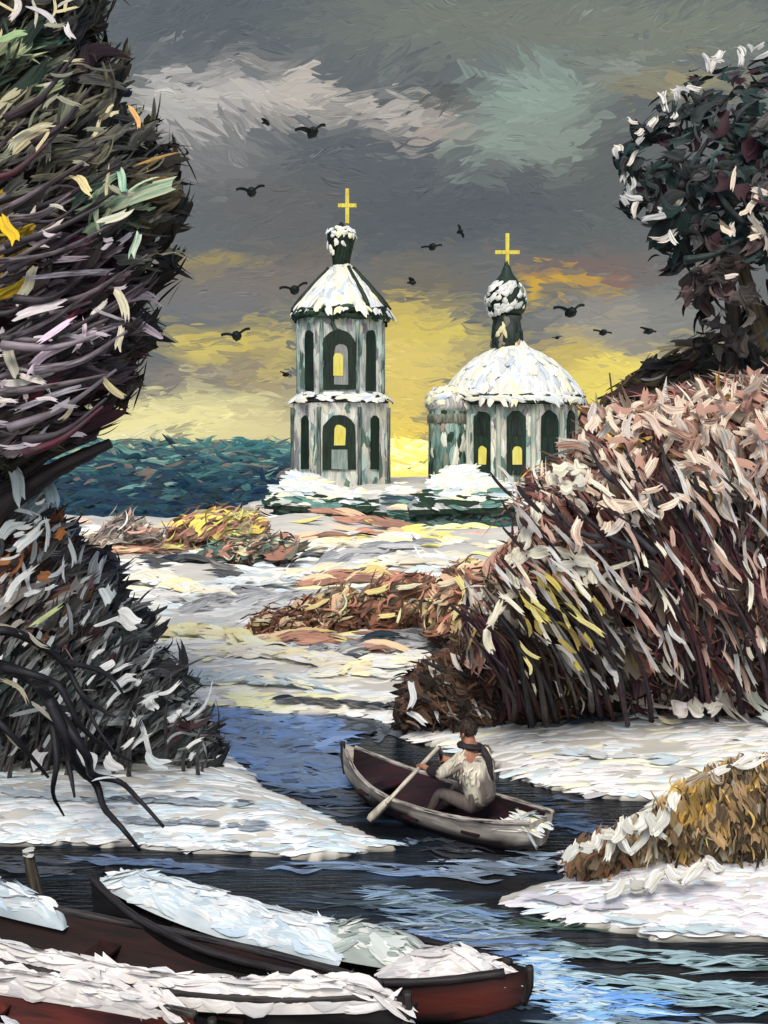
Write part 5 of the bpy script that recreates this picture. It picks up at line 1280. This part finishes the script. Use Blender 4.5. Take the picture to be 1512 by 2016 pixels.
q0 = inv(V0[k_]); sel = k_[(q0[:, 0] < -.52) & (q0[:, 2] > seat_z - .1)][:150]
Nn = nrm(V0[sel] - ctr); A, B = palette([((236, 230, 208), 4, (190, 180, 160)), ((206, 196, 176), 2), ((120, 112, 112), 1), ((206, 160, 150), .5)], len(sel))
P.strokes(V0[sel] + Nn * .004, np.tile([.15, 0, 1.0], (len(sel), 1)) + RNG.normal(0, .3, (len(sel), 3)), Nn, RNG.uniform(.10, .22, len(sel)), RNG.uniform(.03, .055, len(sel)), A, B, h=.12)
P.build('coat', M_CLOTH, person)
P = Paint(); ring = [(-.275 + .10 * math.cos(t), .115 * math.sin(t), seat_z + .655 + .02 * math.sin(t)) for t in np.linspace(0, 2 * math.pi, 13)]
P.tube(PBM(ring), .042, lin((28, 26, 30)), lin((60, 54, 58))); P.tube(PBM([(-.37, -.06, seat_z + .65), (-.46, -.08, seat_z + .52), (-.49, -.07, seat_z + .36), (-.50, -.10, seat_z + .22)]), [.05, .035], lin((28, 26, 30)), lin((60, 54, 58))); P.build('scarf', M_CLOTH, person)
P = Paint(); hn = 260
th_, ph_ = RNG.uniform(0, 2 * math.pi, hn), np.arccos(RNG.uniform(-.35, 1, hn))
hd = np.stack([np.sin(ph_) * np.cos(th_), np.sin(ph_) * np.sin(th_), np.cos(ph_)], 1)
hk = (hd[:, 0] < .35) | (hd[:, 2] > .62)
hd = hd[hk]; hp_ = np.array([-.245, 0, seat_z + .835]) + hd * np.array([.098, .092, .098])
rotv = lambda q: to_world(q, (0, 0, 0), ryaw)
A, B = palette([((44, 34, 30), 3, (70, 56, 48)), ((26, 22, 22), 2)], len(hd))
P.strokes(PBM(hp_), rotv(np.stack([-.5 + 0 * hd[:, 0], hd[:, 1] * .3, -.8 + 0 * hd[:, 0]], 1)), rotv(hd), .12, .045, A, B, h=.2); P.build('hair', M_CLOTH, person)
for s in (-1, 1):
    P = Paint(); e_ = PBM([[-.158, s * .032, seat_z + .795]])[0]; P.lathe(e_[:2], [(.001, e_[2] - .011), (.010, e_[2] - .004), (.010, e_[2] + .004), (.001, e_[2] + .011)], lin((20, 18, 18)), None, 8)
    P.build('eye', M_CLOTH, person)
P = Paint(); e_ = PBM([(-.152, -.028, seat_z + .728), (-.140, 0, seat_z + .724), (-.152, .028, seat_z + .728)]); P.tube(e_, .007, lin((120, 62, 54)), None, 6); P.build('mouth', M_CLOTH, person)
for s in (-1, 1):
    P = Paint(); e_ = PBM([(-.25, s * .088, seat_z + .80), (-.262, s * .100, seat_z + .785), (-.248, s * .09, seat_z + .755)]); P.tube(e_, .014, lin((176, 122, 100)), lin((140, 92, 76)), 6)
    P.build('ear', M_CLOTH, person)


def oar(label, hand, rowlock, blade, A, B):
    o = thing('oar', label, 'oar', RBM([blade])[0], 'oars of the cream rowing boat')
    rowlock = np.asarray(hand) * .4 + np.asarray(blade) * .6
    w = RBM([hand, rowlock, blade]); d = nrm(w[2] - w[0])
    P = Paint(); P.tube(np.array([w[0] - d * .34, w[1], w[2] - d * .35]), [.026, .030], lin(A), lin(B)); P.build('shaft', M_WOOD, o)
    P = Paint(); side = nrm(np.cross(d, [0, 0, 1.0])); up = np.cross(side, d)
    st_ = np.linspace(-.42, .0, 9); wd_ = np.interp(st_, [-.42, -.30, -.05, 0], [.024, .055, .07, .05])
    V = []
    for s_, ww in zip(st_, wd_):
        for sg, th in ((-1, 0), (0, .016), (1, 0), (0, -.016)):
            V.append(w[2] + d * s_ + up * ww * sg + side * th)
    i, j = np.meshgrid(np.arange(8), np.arange(4), indexing='ij'); a = (i * 4 + j).ravel(); b = (i * 4 + (j + 1) % 4).ravel()
    P.add(np.array(V), [np.stack([a, b, b + 4, a + 4], 1), np.array([[32, 33, 34, 35]])], lin(A), lin(B)); P.build('blade', M_WOOD, o)


oar('pale oar reaching forward over the near side of the cream boat', (HAND[1] - PO) * PS + PO + PD, (.45, .50, .50), (.42, .80, .08), (226, 218, 196), (150, 142, 132))
oar('dark oar of the cream boat, half hidden behind the pale one', (HAND[-1] - PO) * PS + PO + PD, (.45, -.50, .50), (.42, -.84, .08), (60, 54, 58), (110, 104, 104))

# ------------------------------------------------------------------ mooring stake
P_ = plan(18, 1836, .1)
stake = thing('mooring_post', 'grey-brown wooden stake leaning at the left edge beside the snowy boats', 'post', (P_[0] - .05, P_[1] + .75, -.3))
P = Paint(); q = np.array([stake.location.x, stake.location.y, 0])
P.tube(q + np.array([[.16, 0, -.5], [.08, 0, .1], [.02, .0, .38], [-.02, 0, .60]]), [.075, .06], lin((96, 88, 76)), lin((34, 32, 32))); P.build('shaft', M_WOOD, stake)
P = Paint(); P.strokes(q + np.array([[-.02, 0, .62], [.0, -.03, .58]]), [[1, 0, .1]], np.array([0, -.3, 1.0]), .14, .09, lin((206, 206, 200)), lin((150, 150, 150)), h=.3); P.build('snow', M_SNOW, stake)

# ------------------------------------------------------------------ birds
def bird(label, px, py, D, span_px, yaw, roll, up, blur=1.0):
    c = at(px, py, D); s = span_px / F * D / 1.75
    P = Paint(); A, B = lin((16, 20, 20)), lin((30, 40, 38))
    M = Matrix.Rotation(math.radians(yaw), 3, 'Z') @ Matrix.Rotation(math.radians(roll), 3, 'Y')
    M = np.array(M)
    tr = lambda V: np.asarray(V, float) @ M.T + c
    P.tube(tr([[0, -.62 * s, 0], [0, -.35 * s, .03 * s], [0, 0, .02 * s], [0, .38 * s, 0], [0, .72 * s, -.02 * s]]), [.1 * s, .26 * s, .3 * s, .2 * s, .1 * s], A, B)
    for sg in (-1, 1):
        # each wing is a curved tapering blade with thickness
        t = np.linspace(0, 1, 7); V = []
        for q in t:
            ch = np.interp(q, [0, .35, .8, 1], [.62, .85, .7, .3]) * s
            x = sg * (.08 + .80 * q) * s; z = up * s * (1.2 * q - .75 * q * q); y0 = -.08 * s + .22 * s * q * q
            V += [[x, y0 - ch * .5, z], [x, y0, z + .09 * s], [x, y0 + ch * .5, z], [x, y0, z - .08 * s]]
        i, j = np.meshgrid(np.arange(6), np.arange(4), indexing='ij'); a = (i * 4 + j).ravel(); b = (i * 4 + (j + 1) % 4).ravel()
        P.add(tr(V), [np.stack([a, b, b + 4, a + 4], 1), np.array([[24, 25, 26, 27]])], A, B)
    o = P.build('bird', M_LEAF, origin=c)
    tag(o, label, 'bird', 'black birds wheeling over the church')


BIRDS = [
    ('large black bird with raised wings, highest and biggest in the sky', 615, 262, 46, 62, 18, -14, .75, 1),
    ('tiny black bird at the upper left of the biggest bird', 523, 241, 55, 22, 60, 25, .3, 1),
    ('black bird with lifted wings in the grey sky left of the tower cross', 495, 379, 50, 56, 10, -10, .7, 1),
    ('black bird with wings up just left of the tower roof', 580, 572, 55, 56, 8, -12, .7, 1),
    ('black bird with wings up low over the yellow cloud at the left', 466, 662, 52, 58, 8, -14, .6, 1),
    ('small black bird beside the belfry wall, lowest on the left', 563, 738, 60, 26, 40, 14, .4, 1),
    ('dark bird banking upright between the two crosses, higher of the pair', 905, 456, 52, 28, 20, 66, .5, 1),
    ('dark bird gliding flat between the two crosses, lower of the pair', 851, 487, 52, 42, 10, -8, .25, 1),
    ('small round-looking bird beside the tower roof, right of its slope', 811, 556, 58, 24, 70, 30, .5, 1),
    ('black bird with one wing raised, nearest the right of the round cupola', 1123, 616, 50, 62, 8, -6, .8, 1),
    ('tiny black bird just above the wide dome at its right', 1097, 665, 60, 20, 20, -10, .3, 1),
    ('black bird gliding level in the grey band right of the dome', 1187, 655, 52, 38, 10, 8, .25, 1),
    ('black bird farthest right, short of the dark olive bush', 1277, 653, 52, 36, 24, 12, .45, 1),
]
for b in BIRDS: bird(*b)

# ------------------------------------------------------------------ light, sky, camera
SUN_EL, SUN_AZ = math.radians(50), math.radians(-174)                       # azimuth from +Y, clockwise: behind the viewer's left shoulder
sd = Vector((math.sin(SUN_AZ) * math.cos(SUN_EL), math.cos(SUN_AZ) * math.cos(SUN_EL), math.sin(SUN_EL)))
sun = bpy.data.lights.new('sun', 'SUN'); sun.energy = 2.35; sun.angle = math.radians(22); sun.color = (1.0, .95, .86)
so = bpy.data.objects.new('sun', sun); COL.objects.link(so); so.rotation_euler = sd.to_track_quat('Z', 'Y').to_euler(); so.location = (-30, -30, 60)
w = bpy.data.worlds.new('World'); SC.world = w; w.use_nodes = True
nt = w.node_tree; bg = nt.nodes['Background']
sk = nt.nodes.new('ShaderNodeTexSky'); sk.sky_type = 'NISHITA'; sk.sun_disc = False; sk.sun_elevation = SUN_EL; sk.sun_rotation = SUN_AZ
sk.air_density = 1.0; sk.dust_density = 3.0
nt.links.new(sk.outputs[0], bg.inputs['Color']); bg.inputs['Strength'].default_value = 0.13
cam = bpy.data.cameras.new('camera'); co_ = bpy.data.objects.new('camera', cam); COL.objects.link(co_)
co_.location = (0, 0, H); co_.rotation_euler = (math.pi / 2, 0, 0)
cam.sensor_fit = 'VERTICAL'; cam.sensor_height = 36; cam.lens = 36 * F / 2016; cam.shift_y = -(1008 - HOR) / 2016
cam.clip_end = 3000; cam.clip_start = .1
SC.camera = co_
vs = SC.view_settings; vs.view_transform = 'Standard'; vs.look = 'None'; vs.exposure = 0.0; vs.gamma = 1.0
SC.cycles.max_bounces = 5; SC.cycles.diffuse_bounces = 2; SC.cycles.glossy_bounces = 3
SC.cycles.use_denoising = True
try: SC.cycles.denoiser = 'OPENIMAGEDENOISE'; SC.cycles.denoising_prefilter = 'ACCURATE'
except Exception: pass
for o in list(SC.objects):
    if '_o' in o: del o['_o']
